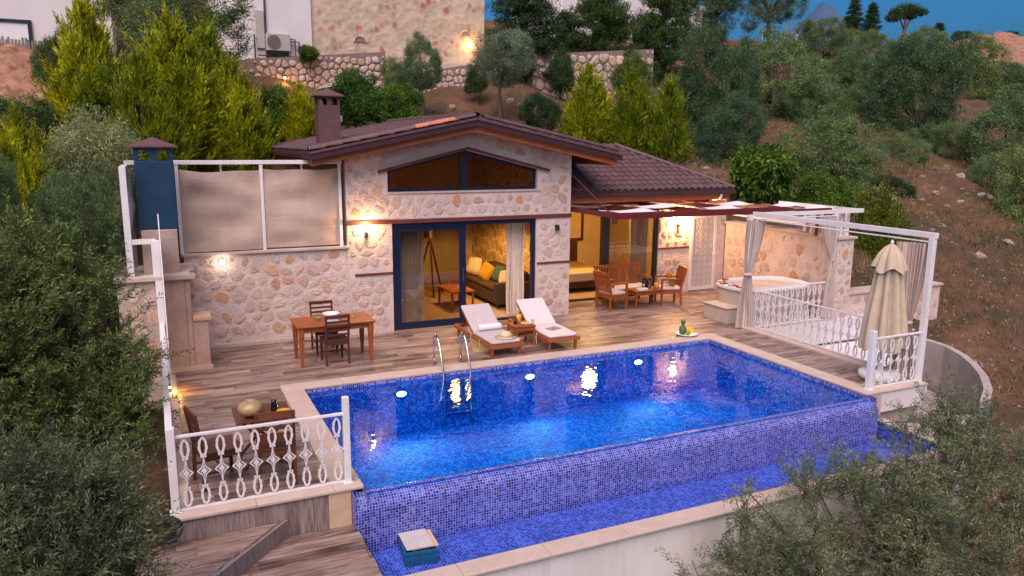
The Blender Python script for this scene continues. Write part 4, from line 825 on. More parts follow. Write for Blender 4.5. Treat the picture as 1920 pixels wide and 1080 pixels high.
def curtain(name, label, loc, w_top, w_tie, w_bot, h, ztie, lean, folds=9, mt='curtain', rz=0, depth=.05, cat='curtain', group='tied cream curtains of the cabana', tie=True, bot_shift=0):
    t = thing(name, label, cat, loc, rz, group); nz_, nx_ = 40, folds*8+1; V = []; Fc = []
    for j in range(nz_):
        v = j/(nz_-1); z = h*v
        if tie:
            if z < ztie: k = z/ztie; w_ = w_bot + (w_tie-w_bot)*(k**1.4); cx = bot_shift*(1-k) + lean*1.0
            else: k = (z-ztie)/(h-ztie); w_ = w_tie + (w_top-w_tie)*math.sin(k*math.pi/2)**.9; cx = lean*(1-k)**1.5
        else: w_ = w_top; cx = 0
        for i in range(nx_):
            u = i/(nx_-1); dp = depth*(.5 + .5*w_/max(w_top, .01)); V.append((cx + (u-.5)*w_, dp*math.sin((u+.035*math.sin(u*9+len(label))+.02*math.sin(u*23+3*v))*folds*2*math.pi + .5*math.sin(4*v))*(.75+.35*math.sin(u*7+v*2+len(label))) + .015*math.sin(9*v+u*3), z))
    for j in range(nz_-1):
        for i in range(nx_-1): k = j*nx_+i; Fc.append((k, k+1, k+nx_+1, k+nx_))
    MB().add(V, Fc).build('cloth', mt, t, True)
    if tie: MB().lathe([(w_tie*.62, -.025), (w_tie*.66, 0), (w_tie*.62, .025)], (lean, 0, ztie), 16, 1, .7).build('tie_band', mt, t)
    return t
curtain('tied_curtain', 'cream curtain tied to the left cabana post beside the hot tub', (11.36, 12.33, .03), .40, .16, .40, 2.32, 1.17, -.1, 7, rz=R(-32))
curtain('tied_curtain', 'cream curtain tied to the cabana post next to the stone pillar', (13.50, 12.40, .03), .42, .10, .35, 2.32, 1.33, .2, 7)
curtain('tied_curtain', 'cream curtain tied to the front cabana post behind the closed umbrella', (11.33, 8.60, .03), .50, .14, .42, 2.30, .95, .02, 8, rz=R(-50))
curtain('tied_curtain', 'cream curtain hanging high on the back cabana beam above the tub wall', (13.75, 13.0, 1.9), .45, .2, .3, .55, .2, .0, 6)
# burgundy pergola over the terrace
pg = thing('burgundy_pergola', 'dark red steel pergola woven with white fabric strips', 'pergola', (11, 15, 2.4))
def ppart(mb_, name, mt='burgundy', **k): return adopt(mb_.build(name, mt, None, **k), pg)
ppart(MB().box(8.66, 13.35, 13.46, 13.54, 2.35, 2.48), 'front_beam', bevel=.004); ppart(MB().box(8.66, 13.35, 16.2, 16.28, 2.40, 2.52), 'back_beam')
for x in (8.62, 9.85, 11.05, 12.2, 13.30): ppart(MB().box(x-.035, x+.035, 13.541, 16.199, 2.37, 2.47), 'rafter', bevel=.003)
for y in (14.3, 15.25): ppart(MB().box(8.70, 13.26, y-.02, y+.02, 2.34, 2.369), 'cross_bar')
ppart(MB().box(8.60, 8.66, 13.44, 13.56, 2.26, 2.50), 'end_plate'); 
for y in (15.0,): ppart(MB().tube([(8.505, 15.2, 3.25), (8.66, 13.75, 2.47)], .014), 'tie_rod')
ppart(MB().tube([(13.38, 12.6, 2.40), (13.38, 12.62, 1.9)], .04), 'post'); ppart(MB().box(12.55, 13.6, 12.42, 12.5, 2.492, 2.53), 'junction')
rg = random.Random(3)
def fabric(x0, x1, y0, y1, sag):
    V = []; Fc = []; n = 9
    for j in range(n):
        for i in range(n):
            u = i/(n-1); v = j/(n-1); V.append((x0+(x1-x0)*u, y0+(y1-y0)*v, 2.49 - sag*math.sin(math.pi*u) + .015*math.sin(6*v+3*u)))
    for j in range(n-1):
        for i in range(n-1): k = j*n+i; Fc.append((k, k+1, k+n+1, k+n))
    return MB().add(V, Fc)
xr = [8.64, 9.85, 11.05, 12.2, 13.30]
for b_ in range(4):
    for s in range(3):
        if (b_ + s) % 2 == 0: ppart(fabric(xr[b_]+.04, xr[b_+1]-.04, 13.56+s*.9, 13.56+s*.9+.72, .05), 'fabric_strip', 'mat_white', smooth=True)
for (x0, x1, y0) in ((13.36, 14.3, 13.0), (13.36, 14.35, 14.0)): ppart(fabric(x0, x1, y0, y0+.6, .08), 'fabric_strip', 'mat_white', smooth=True)

# ================================================================== hot tub
tb = thing('hot_tub', 'corner hot tub with white rim, petals floating on its edge and stone clad side', 'hot tub', (12.62, 13.36, 0))
def tubout(s, n=40):
    P = []
    for k in range(n):
        t = 2*math.pi*k/n; c, s_ = math.cos(t), math.sin(t); e = 2/3.0
        P.append((1.08*s*abs(c)**e*(1 if c > 0 else -1), .74*s*abs(s_)**e*(1 if s_ > 0 else -1)))
    return P
MB().prism_xy(tubout(.96), 0, .70).build('side_cladding', 'travertine', tb)
def ring(o_, i_, z0, z1):
    n = len(o_); a = MB(); V = [(x,y,z0) for x,y in o_] + [(x,y,z1) for x,y in o_] + [(x,y,z1) for x,y in i_] + [(x,y,z0-.25) for x,y in i_]; Fc = []
    for k in range(n):
        k2 = (k+1) % n; Fc += [(k,k2,n+k2,n+k),(n+k,n+k2,2*n+k2,2*n+k),(2*n+k,2*n+k2,3*n+k2,3*n+k)]
    return a.add(V, Fc)
ring(tubout(1.0), tubout(.80), .701, .765).build('rim', 'mat_white', tb, bevel=.012); MB().prism_xy(tubout(.79), .50, .64).build('basin_water', 'ceramic_blue', tb)
MB().box(-1.38, -1.0, -.45, .35, 0, .33).build('step', 'travertine', tb, bevel=.01); MB().box(-1.41, -.98, -.47, .37, .331, .36).build('step_tread', 'travertine', tb, bevel=.008)
for (x, y) in ((-.95, .15), (-.95, -.1), (-.88, .4), (-.6, .6), (-.9, -.35)):
    for k in range(6): MB().lathe([(.0, 0), (.03, .004), (.036, .016)], (x+rng.uniform(-.1,.1), y+rng.uniform(-.08,.08), .766), 6).build('petal', 'petal', tb)
tag(MB().lathe([(.045, 0), (.05, .1), (.045, .101), (.04, .02)], (11.86, 12.9, .766), 14).build('candle_jar', 'juice', smooth=True), 'amber candle jar on the hot tub rim', 'candle')

# ================================================================== furniture
def leg(t, a, b, wa, wb, mt='teak_z', name='leg'): return MB().taper(a, b, wa, wb).build(name, mt, t, bevel=.003)
def dining_table():
    t = thing('dining_table', 'reddish wooden dining table against the left stone wall', 'table', (2.74, 13.56, 0))
    MB().box(-.69, .69, -.41, .41, .72, .75).build('top', 'teak', t, bevel=.008); MB().box(-.6, .6, -.345, -.32, .62, .719).box(-.6, .6, .32, .345, .62, .719).box(-.62, -.595, -.32, .32, .62, .719).box(.595, .62, -.32, .32, .62, .719).build('apron', 'teak', t)
    for sx in (-1, 1):
        for sy in (-1, 1):
            MB().box(sx*.61-.045, sx*.61+.045, sy*.335-.045, sy*.335+.045, .55, .7195).lathe([(.035, .51), (.047, .525), (.047, .545), (.03, .55)], (sx*.61, sy*.335, 0), 12).taper((sx*.61, sy*.335, 0), (sx*.61, sy*.335, .515), .045, .085).build('leg', 'teak_z', t)
dining_table()
def side_chair(name, label, loc, rz, mt='dark_wood', group='wooden dining chairs', seat='dark_wood', curved=False):
    t = thing(name, label, 'chair', loc, rz, group)          # faces +Y, back at -Y
    w_ = .20
    for sx in (-1, 1):
        leg(t, (sx*w_*.93, .2, 0), (sx*w_*.93, .2, .43), .034, .042, mt)
        a = MB().bar((sx*w_, -.22, 0), (sx*w_, -.2, .45), .034, .04).bar((sx*w_, -.2, .44), (sx*w_, -.27, .9), .032, .038); a.build('back_leg', mt, t)
    MB().box(-.22, .22, -.215, .235, .43, .455).build('seat', seat, t, bevel=.006); MB().box(-.19, .19, .19, .21, .36, .429).box(-.19, .19, -.21, -.19, .36, .429).box(-.2, -.18, -.19, .19, .36, .429).box(.18, .2, -.19, .19, .36, .429).build('seat_rail', mt, t)
    for z in (.55, .63, .71, .79): MB().bar((-w_, -.2-(z-.45)*.155, z), (w_, -.2-(z-.45)*.155, z), .015, .035).build('back_slat', mt, t)
    MB().bar((-w_-.02, -.268, .885), (w_+.02, -.268, .885), .024, .06).build('top_rail', mt, t)
    for sx in (-1, 1): MB().bar((sx*w_*.95, -.2, .2), (sx*w_*.95, .2, .2), .018, .025).build('stretcher', mt, t)
    MB().bar((-w_, .02, .2), (w_, .02, .2), .018, .025).build('stretcher', mt, t)
    return t
side_chair('dining_chair', 'dark wooden chair on the pool side of the dining table', (2.73, 13.40, 0), R(3)); side_chair('dining_chair', 'dark wooden chair between the dining table and the stone wall', (2.72, 14.22, 0), R(180))
side_chair('terrace_chair', 'dark slatted chair facing right beside the small table at left', (.44, 9.0, 0), R(-78), group='chairs at the small left table'); side_chair('terrace_chair', 'brown chair with its back to the front left railing', (1.07, 8.80, 0), R(-6), 'brown_wood', 'chairs at the small left table', 'dark_wood')
ft = thing('folding_table', 'small dark folding table behind the front left railing', 'table', (1.0, 9.42, 0))
MB().box(-.33, .33, -.3, .3, .60, .625).build('top', 'dark_wood', ft, bevel=.006)
for sy in (-1, 1): MB().bar((-.26, sy*.24, 0), (.26, sy*.24, .60), .03, .03).bar((.26, sy*.215, 0), (-.26, sy*.215, .60), .03, .03).build('leg', 'dark_wood', ft)
tag(MB().lathe([(.05, 0), (.125, .045), (.15, .10), (.13, .155), (.07, .19), (.045, .192), (.04, .17)], (.86, 9.32, .626), 24).build('clay_pot', 'clay', smooth=True), 'round glazed clay pot on the small left table', 'pot')
tag(MB().lathe([(.04, 0), (.042, .06), (.03, .12), (.035, .15), (.02, .151)], (1.14, 9.36, .626), 16).build('black_jug', 'black_glass', smooth=True), 'small black jug on the small left table', 'jug')
tag(MB().lathe([(.03, 0), (.075, .02), (.085, .035), (.07, .03)], (1.24, 9.28, .626), 16).build('fruit_dish', 'fruit_yellow', smooth=True), 'small yellow dish beside the black jug', 'dish')
# dinner things on the dining table
def plate(x, y, z, r, mt, label, name='plate'): tag(MB().lathe([(r*.55, 0), (r*.9, .008), (r, .02), (r*.97, .022), (r*.6, .008)], (x, y, z), 24).build(name, mt, smooth=True), label, 'plate')
plate(2.70, 13.36, .751, .12, 'ceramic_blue', 'blue white plate on the pool side of the dining table'); plate(2.74, 13.72, .751, .12, 'ceramic_blue', 'blue white plate on the wall side of the dining table')
sb = thing('serving_bowl', 'footed pale bowl in the middle of the dining table', 'bowl', (2.72, 13.55, .751)); MB().lathe([(.05, 0), (.02, .02), (.03, .05), (.12, .08), (.16, .12), (.15, .122), (.1, .09)], n=24).build('bowl', 'ceramic', sb, True)
for i, (x, y, l) in enumerate(((2.60, 13.68, 'glass of red wine left of the plates on the dining table'), (2.88, 13.62, 'glass of red wine right of the plates on the dining table'))):
    g = thing('wine_glass', l, 'glass', (x, y, .751), 0, 'wine glasses'); MB().lathe([(.032, 0), (.005, .006), (.005, .07), (.03, .09), (.036, .13), (.03, .17)], n=14).build('glass', 'drink_glass', g, True); MB().lathe([(.004, .075), (.026, .09), (.031, .115), (.0, .116)], n=14).build('wine', 'petal', g)
gr = thing('grape_bunch', 'bunch of green grapes at the left of the dining table', 'fruit', (2.50, 13.60, .751))
for k in range(16): MB().lathe([(.0, 0), (.014, .008), (.018, .018), (.012, .032), (0, .036)], (rng.uniform(-.06,.06), rng.uniform(-.04,.04), rng.uniform(0,.03)), 8).build('grape', 'fruit_green', gr, True)
lc = thing('brass_lantern', 'small brass ornament on the right of the dining table', 'ornament', (3.12, 13.60, .751)); MB().lathe([(.04, 0), (.02, .01), (.03, .05), (.012, .08), (.02, .11), (0, .14)], n=12).build('body', 'clay', lc, True)

def lounger(name, label, loc, rz, back_deg, cmt):
    t = thing(name, label, 'sun lounger', loc, rz, 'wooden sun loungers by the pool')     # foot at -Y
    L0, L1, hw = -.95, .95, .31; zr_ = .24
    MB().box(-hw-.03, -hw, L0, L1, zr_-.075, zr_).build('side_rail', 'teak', t, bevel=.006); MB().box(hw, hw+.03, L0, L1, zr_-.075, zr_).build('side_rail', 'teak', t, bevel=.006)
    MB().box(-hw-.035, hw+.035, L0-.03, L0-.001, zr_-.07, zr_+.005).build('end_rail', 'teak', t, bevel=.01); MB().box(-hw, hw, L1-.03, L1, zr_-.075, zr_).build('end_rail', 'teak', t)
    for sx in (-1, 1):
        for y in (L0+.06, L1-.12): leg(t, (sx*(hw-.03), y, 0), (sx*(hw-.03), y, zr_-.01), .04, .06)
    hy = .02; k = 0
    for y in np.arange(L0+.03, hy-.02, .085): MB().box(-hw, hw, y, y+.06, zr_-.02, zr_-.002).build('slat', 'teak', t)
    an = R(back_deg); bl = .74
    bf = MB().box(-hw+.02, -hw+.06, 0, bl, -.02, .01).box(hw-.06, hw-.02, 0, bl, -.02, .01)
    for y in np.arange(.03, bl-.05, .09): bf.box(-hw+.061, hw-.061, y, y+.06, -.01, .008)
    o = bf.build('back_frame', 'teak', t); o.location = (0, hy, zr_); o.rotation_euler = (an, 0, 0)
    MB().bar((-.2, hy+.62*math.cos(an), zr_+.62*math.sin(an)-.02), (-.2, .8, zr_-.04), .025, .025).build('prop', 'dark_wood', t); MB().bar((.2, hy+.62*math.cos(an), zr_+.62*math.sin(an)-.02), (.2, .8, zr_-.04), .025, .025).build('prop', 'dark_wood', t)
    def cush(l):
        a = MB(); poly = [(-hw+.05, 0), (hw-.05, 0), (hw, .06), (hw, l), (-hw, l), (-hw, .06)]; return a.prism_xy(poly, 0, .055)
    o = cush(.93).build('seat_cushion', cmt, t, bevel=.02); o.location = (0, L0+.01, zr_+.004)
    o = MB().box(-hw+.005, hw-.005, 0, .77, 0, .055).build('back_cushion', cmt, t, bevel=.02); o.location = (0, hy-.02, zr_+.018); o.rotation_euler = (an, 0, 0)
    for y in (.0, -.45): MB().tube([(-hw-.03, y, zr_+.02), (-hw-.05, y-.01, zr_-.06), (-hw-.045, y-.03, .06), (-hw-.05, y-.02, .02)], .006, 6).build('tie_string', cmt, t)
    return t
lounger('sun_lounger', 'wooden sun lounger with grey cushion, rolled towel and straw hat', (5.72, 13.42, 0), R(0), 30, 'cushion_grey'); lounger('sun_lounger', 'wooden sun lounger with pale cushion and magazine right of the side table', (6.93, 13.42, 0), R(-1), 32, 'cushion_white')
tw2_ = MB(); P = [(-.24 + .48*k/10, 0, 0) for k in range(11)]; tw2_.tube(P, .062, 18); o = tag(tw2_.build('rolled_towel', 'towel', smooth=False, bevel=.012, loc=(5.74, 13.36, .365)), 'rolled white towel on the left lounger', 'towel'); o.rotation_euler = (0, 0, R(2))
ht = thing('straw_hat', 'wide brimmed straw hat on the foot of the left lounger', 'hat', (5.80, 12.72, .302)); MB().lathe([(.21, .012), (.2, .004), (.12, .012), (.11, .02), (.1, .075), (.075, .108), (.03, .12), (0, .122)], n=28, sy=.92).build('hat_body', 'straw', ht, True); MB().lathe([(.112, .016), (.114, .02), (.110, .042), (.107, .044)], n=28, sy=.92).build('hat_band', 'clay', ht, True)
mg = thing('magazine', 'open magazine lying on the right lounger', 'magazine', (6.95, 12.98, .302), R(20)); MB().box(-.14, 0, -.1, .1, 0, .006).build('page', 'print', mg); MB().box(.001, .14, -.1, .1, 0, .006).build('page', 'print', mg)
s_t = thing('side_table', 'small orange brown wooden side table between the two loungers', 'table', (6.34, 13.18, 0)); MB().box(-.22, .22, -.22, .22, .39, .415).build('top', 'teak', s_t, bevel=.006); MB().box(-.19, .19, -.19, .19, .20, .215).build('shelf', 'teak', s_t); MB().box(-.18, .18, -.2, -.185, .31, .389).box(-.18, .18, .185, .2, .31, .389).box(-.2, -.185, -.18, .18, .31, .389).box(.185, .2, -.18, .18, .31, .389).build('apron', 'teak', s_t)
for sx in (-1, 1):
    for sy in (-1, 1): leg(s_t, (sx*.19, sy*.19, 0), (sx*.19, sy*.19, .389), .036, .042)
def jug(name, label, loc, h, r, fill, cat='jug'):
    t = thing(name, label, cat, loc); MB().lathe([(r*.8, 0), (r, h*.1), (r, h*.62), (r*.45, h*.78), (r*.42, h*.92), (r*.5, h)], n=18).build('glass', 'drink_glass', t, True); MB().lathe([(r*.74, .006), (r*.93, h*.1), (r*.93, h*fill), (0, h*fill+.001)], n=18).build('juice', 'juice', t, True)
jug('juice_jug', 'jug of orange juice on the side table between the loungers', (6.33, 13.27, .416), .24, .05, .7)
tag(MB().lathe([(.034, 0), (.04, .1), (.037, .1), (.03, .01)], (6.22, 13.20, .416), 16).build('dark_tumbler', 'black_glass', smooth=True), 'dark tumbler on the side table next to the juice', 'glass'); plate(6.42, 13.12, .416, .11, 'ceramic', 'white plate with sliced fruit on the side table'); fr_ = thing('fruit_slices', 'yellow fruit slices on the side table plate', 'fruit', (6.42, 13.12, .43))
for k in range(7): MB().lathe([(.0, 0), (.028, .004), (.028, .012), (0, .016)], (rng.uniform(-.05,.05), rng.uniform(-.05,.05), rng.uniform(0,.01)), 10).build('slice', 'fruit_yellow', fr_)
tag(MB().lathe([(.028, 0), (.032, .1), (.03, .1), (.026, .01)], (6.52, 13.03, .416), 14).build('water_glass', 'drink_glass', smooth=True), 'clear drinking glass on the right edge of the side table', 'glass')

def armchair(name, label, loc, rz, wide=.56, cat='armchair', pillow=None, group='teak garden armchairs', slats=7):
    t = thing(name, label, cat, loc, rz, group); hw = wide/2          # faces +Y
    for sx in (-1, 1):
        leg(t, (sx*(hw-.03), .24, 0), (sx*(hw-.03), .24, .62), .042, .05); MB().bar((sx*(hw-.03), -.26, 0), (sx*(hw-.03), -.24, .42), .042, .05).bar((sx*(hw-.03), -.24, .41), (sx*(hw-.03), -.36, .90), .04, .046).build('back_leg', 'teak_z', t)
        MB().tube([(sx*(hw-.03), .27, .625), (sx*(hw-.03), .1, .645), (sx*(hw-.03), -.1, .64), (sx*(hw-.03), -.29, .62)], [.024, .028, .026, .022], 8).build('armrest', 'teak', t, True)
    MB().box(-hw+.02, hw-.02, -.24, .25, .34, .375).build('seat', 'teak', t, bevel=.004); MB().box(-hw+.02, hw-.02, .235, .26, .28, .339).box(-hw+.02, hw-.02, -.25, -.23, .28, .339).box(-hw+.01, -hw+.035, -.229, .234, .28, .339).box(hw-.035, hw-.01, -.229, .234, .28, .339).build('seat_rail', 'teak', t)
    MB().box(-hw+.04, hw-.04, -.22, .25, .376, .43).build('seat_cushion', 'cushion_white', t, bevel=.018)
    MB().bar((-hw, -.355, .88), (hw, -.355, .88), .028, .085).build('top_rail', 'teak', t); MB().bar((-hw+.04, -.255, .47), (hw-.04, -.255, .47), .024, .05).build('lower_rail', 'teak', t)
    for k in range(slats):
        x = -hw+.08 + (wide-.16)*k/(slats-1); MB().bar((x, -.26, .47), (x, -.348, .86), .04, .014).build('back_slat', 'teak_z', t)
    return t
armchair('garden_armchair', 'teak armchair seen from behind at the left of the coffee table', (9.78, 15.32, 0), R(-82)); armchair('garden_armchair', 'teak armchair with an orange pillow right of the coffee table', (11.42, 15.32, 0), R(72))
armchair('garden_bench', 'long teak bench with slatted back behind the coffee table', (10.42, 15.78, 0), R(180), 1.32, 'bench', group=None, slats=15)
def pillow(name, label, loc, rot, w_, h_, d_, mt, group=None):
    V = []; Fc = []; n = 10
    for s in (1, -1):
        for j in range(n+1):
            for i in range(n+1):
                u = i/n*2-1; v = j/n*2-1; k = (1-u**4)*(1-v**4); V.append((u*w_/2*(1-.07*v*v), s*d_/2*k**.6, v*h_/2*(1-.07*u*u)))
        b_ = (n+1)**2 if s < 0 else 0
        for j in range(n):
            for i in range(n): q = b_ + j*(n+1)+i; Fc.append((q, q+1, q+n+2, q+n+1))
    o = MB().add(V, Fc).build(name, mt, None, True); o.location = loc; o.rotation_euler = rot; return tag(o, label, 'pillow', group)
pillow('orange_pillow', 'orange patterned pillow on the right teak armchair', (11.50, 15.34, .60), (R(-15), 0, R(70)), .42, .34, .13, 'pillow_yellow')
cf = thing('coffee_table', 'low teak coffee table between the bench and the armchairs', 'table', (10.70, 15.28, 0)); MB().box(-.42, .42, -.24, .24, .39, .42).build('top', 'teak', cf, bevel=.006); MB().box(-.37, .37, -.2, -.18, .31, .389).box(-.37, .37, .18, .2, .31, .389).box(-.38, -.36, -.18, .18, .31, .389).box(.36, .38, -.18, .18, .31, .389).build('apron', 'teak', cf)
for sx in (-1, 1):
    for sy in (-1, 1): leg(cf, (sx*.37, sy*.19, 0), (sx*.37, sy*.19, .389), .036, .046)
tag(MB().box(-.13, .13, -.07, .07, 0, .055).build('white_box', 'ceramic', loc=(10.52, 15.14, .421), bevel=.006), 'white tissue box on the coffee table', 'box'); jug('orange_jug', 'square carafe of orange juice on the coffee table', (10.98, 15.20, .421), .26, .062, .55, 'carafe')
br = thing('bottle_rack', 'black wire rack with glasses at the back of the coffee table', 'rack', (10.80, 15.36, .421)); MB().lathe([(.11, 0), (.11, .01), (0, .011)], n=16).build('base', 'black_frame', br)
for k in range(10): an = k*.628; MB().tube([(.105*math.cos(an), .105*math.sin(an), .01), (.105*math.cos(an), .105*math.sin(an), .22)], .007, 6).build('bar', 'black_frame', br)
MB().lathe([(.112, .2), (.112, .215), (.1, .215), (.1, .2)], n=20).build('hoop', 'black_frame', br); MB().lathe([(.05, .01), (.055, .15), (.02, .2), (.02, .25), (0, .251)], n=14).build('bottle', 'black_glass', br, True)

# umbrella, closed
um = thing('closed_umbrella', 'closed cream garden umbrella standing at the deck corner', 'umbrella', (10.97, 8.72, 0)); MB().lathe([(.30, 0), (.33, .03), (.33, .11), (.28, .14), (.04, .15), (.04, .25), (0, .25)], n=28).build('base', 'mat_white', um, True); MB().tube([(0,0,.15), (0,0,2.34)], .022, 10).build('pole', 'white_metal', um)
def drape(prof_, folds, amp, n=96, seed=1):
    V = []; Fc = []; rg = random.Random(seed); ph = [rg.uniform(0, 6) for _ in range(4)]
    for j, (r, z) in enumerate(prof_):
        for k in range(n):
            t = 2*math.pi*k/n; f_ = abs(math.sin(folds*t/2 + .3*math.sin(2*t+ph[0]) + .15*j*.3)); rr = r*(1 - amp*(1-f_)) * (1 + .06*math.sin(3*t+ph[1]+.2*j)); V.append((rr*math.cos(t), rr*math.sin(t), z + (.05*math.sin(folds*t/2+ph[2]) if j == 0 else 0)))
    for j in range(len(prof_)-1):
        for k in range(n): k2 = (k+1) % n; Fc.append((j*n+k, j*n+k2, (j+1)*n+k2, (j+1)*n+k))
    return MB().add(V, Fc)
drape([(.385, .55), (.37, .72), (.345, .95), (.31, 1.2), (.27, 1.45), (.235, 1.7), (.20, 1.95), (.13, 2.15), (.05, 2.28)], 9, .42).build('canopy', 'umbrella_cloth', um, True); drape([(.285, 1.88), (.25, 2.02), (.19, 2.14), (.11, 2.25), (.03, 2.31)], 9, .22, seed=4).build('vent_flap', 'umbrella_cloth', um, True); MB().lathe([(.02, 2.3), (.03, 2.34), (0, 2.38)], n=12).build('finial', 'mat_white', um, True)
# ladder
lad = thing('pool_ladder', 'stainless steel pool ladder with two curved handrails at the pool edge', 'ladder', (4.56, 12.2, 0))
for sx in (-1, 1):
    x = sx*.25; P = [(x, .33, 0), (x, .33, .42)] + [(x, .33 - .10*(1-math.cos(q)), .42 + .14*math.sin(q)) for q in np.linspace(.2, 1.57, 7)] + [(x, .12, .52), (x, .03, .40), (x, -.10, .12), (x, -.16, -.06), (x, -.19, -.2), (x, -.20, -.95)]
    MB().tube(P, .021, 12).build('handrail', 'steel', lad, True); MB().lathe([(.045, 0), (.045, .012), (.024, .02)], (x, .33, .004), 16).build('foot_flange', 'steel', lad)
for z in (-.26, -.5, -.74): MB().box(-.25, .25, -.23, -.15, z-.012, z+.012).build('rung', 'steel', lad)
# fruit plate at the pool corner
fp = thing('fruit_platter', 'white platter with pineapple and bananas on the far pool coping', 'fruit platter', (9.80, 12.44, .006)); MB().lathe([(.12, 0), (.2, .02), (.23, .045), (.22, .048), (.12, .02)], n=24).build('platter', 'ceramic', fp, True); MB().lathe([(.03, .02), (.07, .06), (.075, .14), (.05, .2), (0, .21)], (-.09, .03, 0), 14).build('pineapple', 'pineapple_leaf', fp, True)
a = MB()
for k in range(14): an = k*2.4; r = .03+.03*(k % 3)/2; a.bar((-.09, .03, .19), (-.09+r*math.cos(an), .03+r*math.sin(an), .33-.03*(k % 4)), .02, .006)
a.build('pineapple_leaves', 'pineapple_leaf', fp); MB().lathe([(0,0),(.045,.02),(.055,.05),(.04,.085),(0,.095)], (-.04, -.09, .03), 14).build('lime', 'fruit_green', fp, True)
for k in range(5): y0 = -.07+.028*k; MB().tube([(.02, y0, .045), (.07, y0-.01, .09+.01*k), (.13, y0-.01, .10+.012*k), (.17, y0, .07)], [.012, .022, .021, .009], 8).build('banana', 'fruit_yellow', fp, True)
# crate in the channel
cr = thing('plastic_crate', 'blue plastic crate standing in the overflow channel', 'crate', (2.44, 7.74, TFL+.002), R(-8)); w_, d_, h_ = .18, .21, .17
MB().box(-w_, w_, -d_, -d_+.012, 0, h_).box(-w_, w_, d_-.012, d_, 0, h_).box(-w_, -w_+.012, -d_+.012, d_-.012, 0, h_).box(w_-.012, w_, -d_+.012, d_-.012, 0, h_).box(-w_+.012, w_-.012, -d_+.012, d_-.012, 0, .012).build('body', 'crate_plastic', cr); MB().box(-w_-.012, w_+.012, -d_-.012, -d_-.001, h_-.03, h_).box(-w_-.012, w_+.012, d_+.001, d_+.012, h_-.03, h_).box(-w_-.012, -w_-.001, -d_-.001, d_+.001, h_-.03, h_).box(w_+.001, w_+.012, -d_-.001, d_+.001, h_-.03, h_).build('rim', 'crate_plastic', cr)
for k in range(6): x = -w_+.03+k*.058; MB().box(x, x+.012, -d_-.008, -d_-.001, .01, h_-.031).build('rib', 'crate_plastic', cr)
t_s = thing('spare_tiles', 'two spare floor tiles lying on the blue crate', 'tiles', (2.44, 7.75, TFL+.175), R(-3)); MB().box(-.11, .20, -.185, .2, 0, .012).build('tile', 'travertine_warm', t_s, bevel=.003); MB().box(-.175, .14, -.19, .21, .0125, .026).build('tile', 'tile_stack', t_s, bevel=.003)
# hose coil
hs = thing('hose_coil', 'black garden hose coiled at the left corner of the terrace face', 'hose', (-.14, 8.13, -.02)); a = MB()
P = [(.0, -.02*k/24*.5, 0) for k in range(0)]; P = [(.15*math.cos(k*.35)*(1-.0008*k), -.035-.0006*k, .13*math.sin(k*.35) - .02) for k in range(76)]; a.tube(P, .012, 6); a.build('coil', 'hose', hs, True); MB().tube([(.15, -.03, -.02), (.0, -.05, -.03), (-.05, -.05, -.1)], .01, 6).build('hose_end', 'hose', hs); MB().box(-.03, .03, .0, .05, -.02, .04).build('bracket', 'black_frame', hs)

# ================================================================== lamps
def sconce(label, loc, e, power, c):
    t = thing('wall_sconce', label, 'wall lamp', loc, 0, 'wall lamps on the villa'); MB().box(-.025, .025, -.02, .0, -.12, .0).build('back_plate', 'black_frame', t); MB().lathe([(.03, -.10), (.035, -.02), (.03, 0), (0, 0)], (0, -.06, 0), 14).build('holder', 'black_frame', t)
    MB().bar((0, -.01, -.08), (0, -.06, -.08), .015, .015).build('arm', 'black_frame', t); MB().lathe([(.0, .005), (.035, .03), (.045, .08), (.035, .12), (0, .135)], (0, -.06, 0), 16).build('bulb', e, t, True)
    li = bpy.data.lights.new('sconce_light', 'POINT'); li.energy = power; li.color = c; li.shadow_soft_size = .045; lo = bpy.data.objects.new('sconce_light', li); col.objects.link(lo); lo.parent = t; lo.location = (0, -.13, .09)
WARM = (1, .56, .24)
sconce('lit wall lamp left of the living room door', (3.80, HY-.002, 2.13), 'bulb_warm', 20, WARM); sconce('lit wall lamp between the bedroom glass and the lattice door', (12.36, WY-.002, 1.86), 'bulb_warm', 85, WARM)
sp_ = thing('wall_spot', 'round white spotlight on the left stone wall', 'wall lamp', (1.05, HY+.018, 1.66)); MB().tube([(0, 0, 0), (0, -.04, 0)], .06, 18).build('housing', 'mat_white', sp_); MB().tube([(0, -.041, 0), (0, -.052, 0)], .05, 18).build('lens', 'bulb_cool', sp_)
li = bpy.data.lights.new('spot_light', 'POINT'); li.energy = 1.6; li.color = (1, .84, .62); li.shadow_soft_size = .05; lo = bpy.data.objects.new('spot_light', li); col.objects.link(lo); lo.parent = sp_; lo.location = (0, -.12, 0)
us = thing('unlit_sconce', 'small black unlit wall lamp right of the living room door', 'wall lamp', (8.14, HY-.002, 1.97)); MB().box(-.04, .04, -.09, 0, 0, .13).build('case', 'black_frame', us, bevel=.005); MB().box(-.03, .03, -.08, -.01, -.008, -.001).build('diffuser', 'ceramic', us)

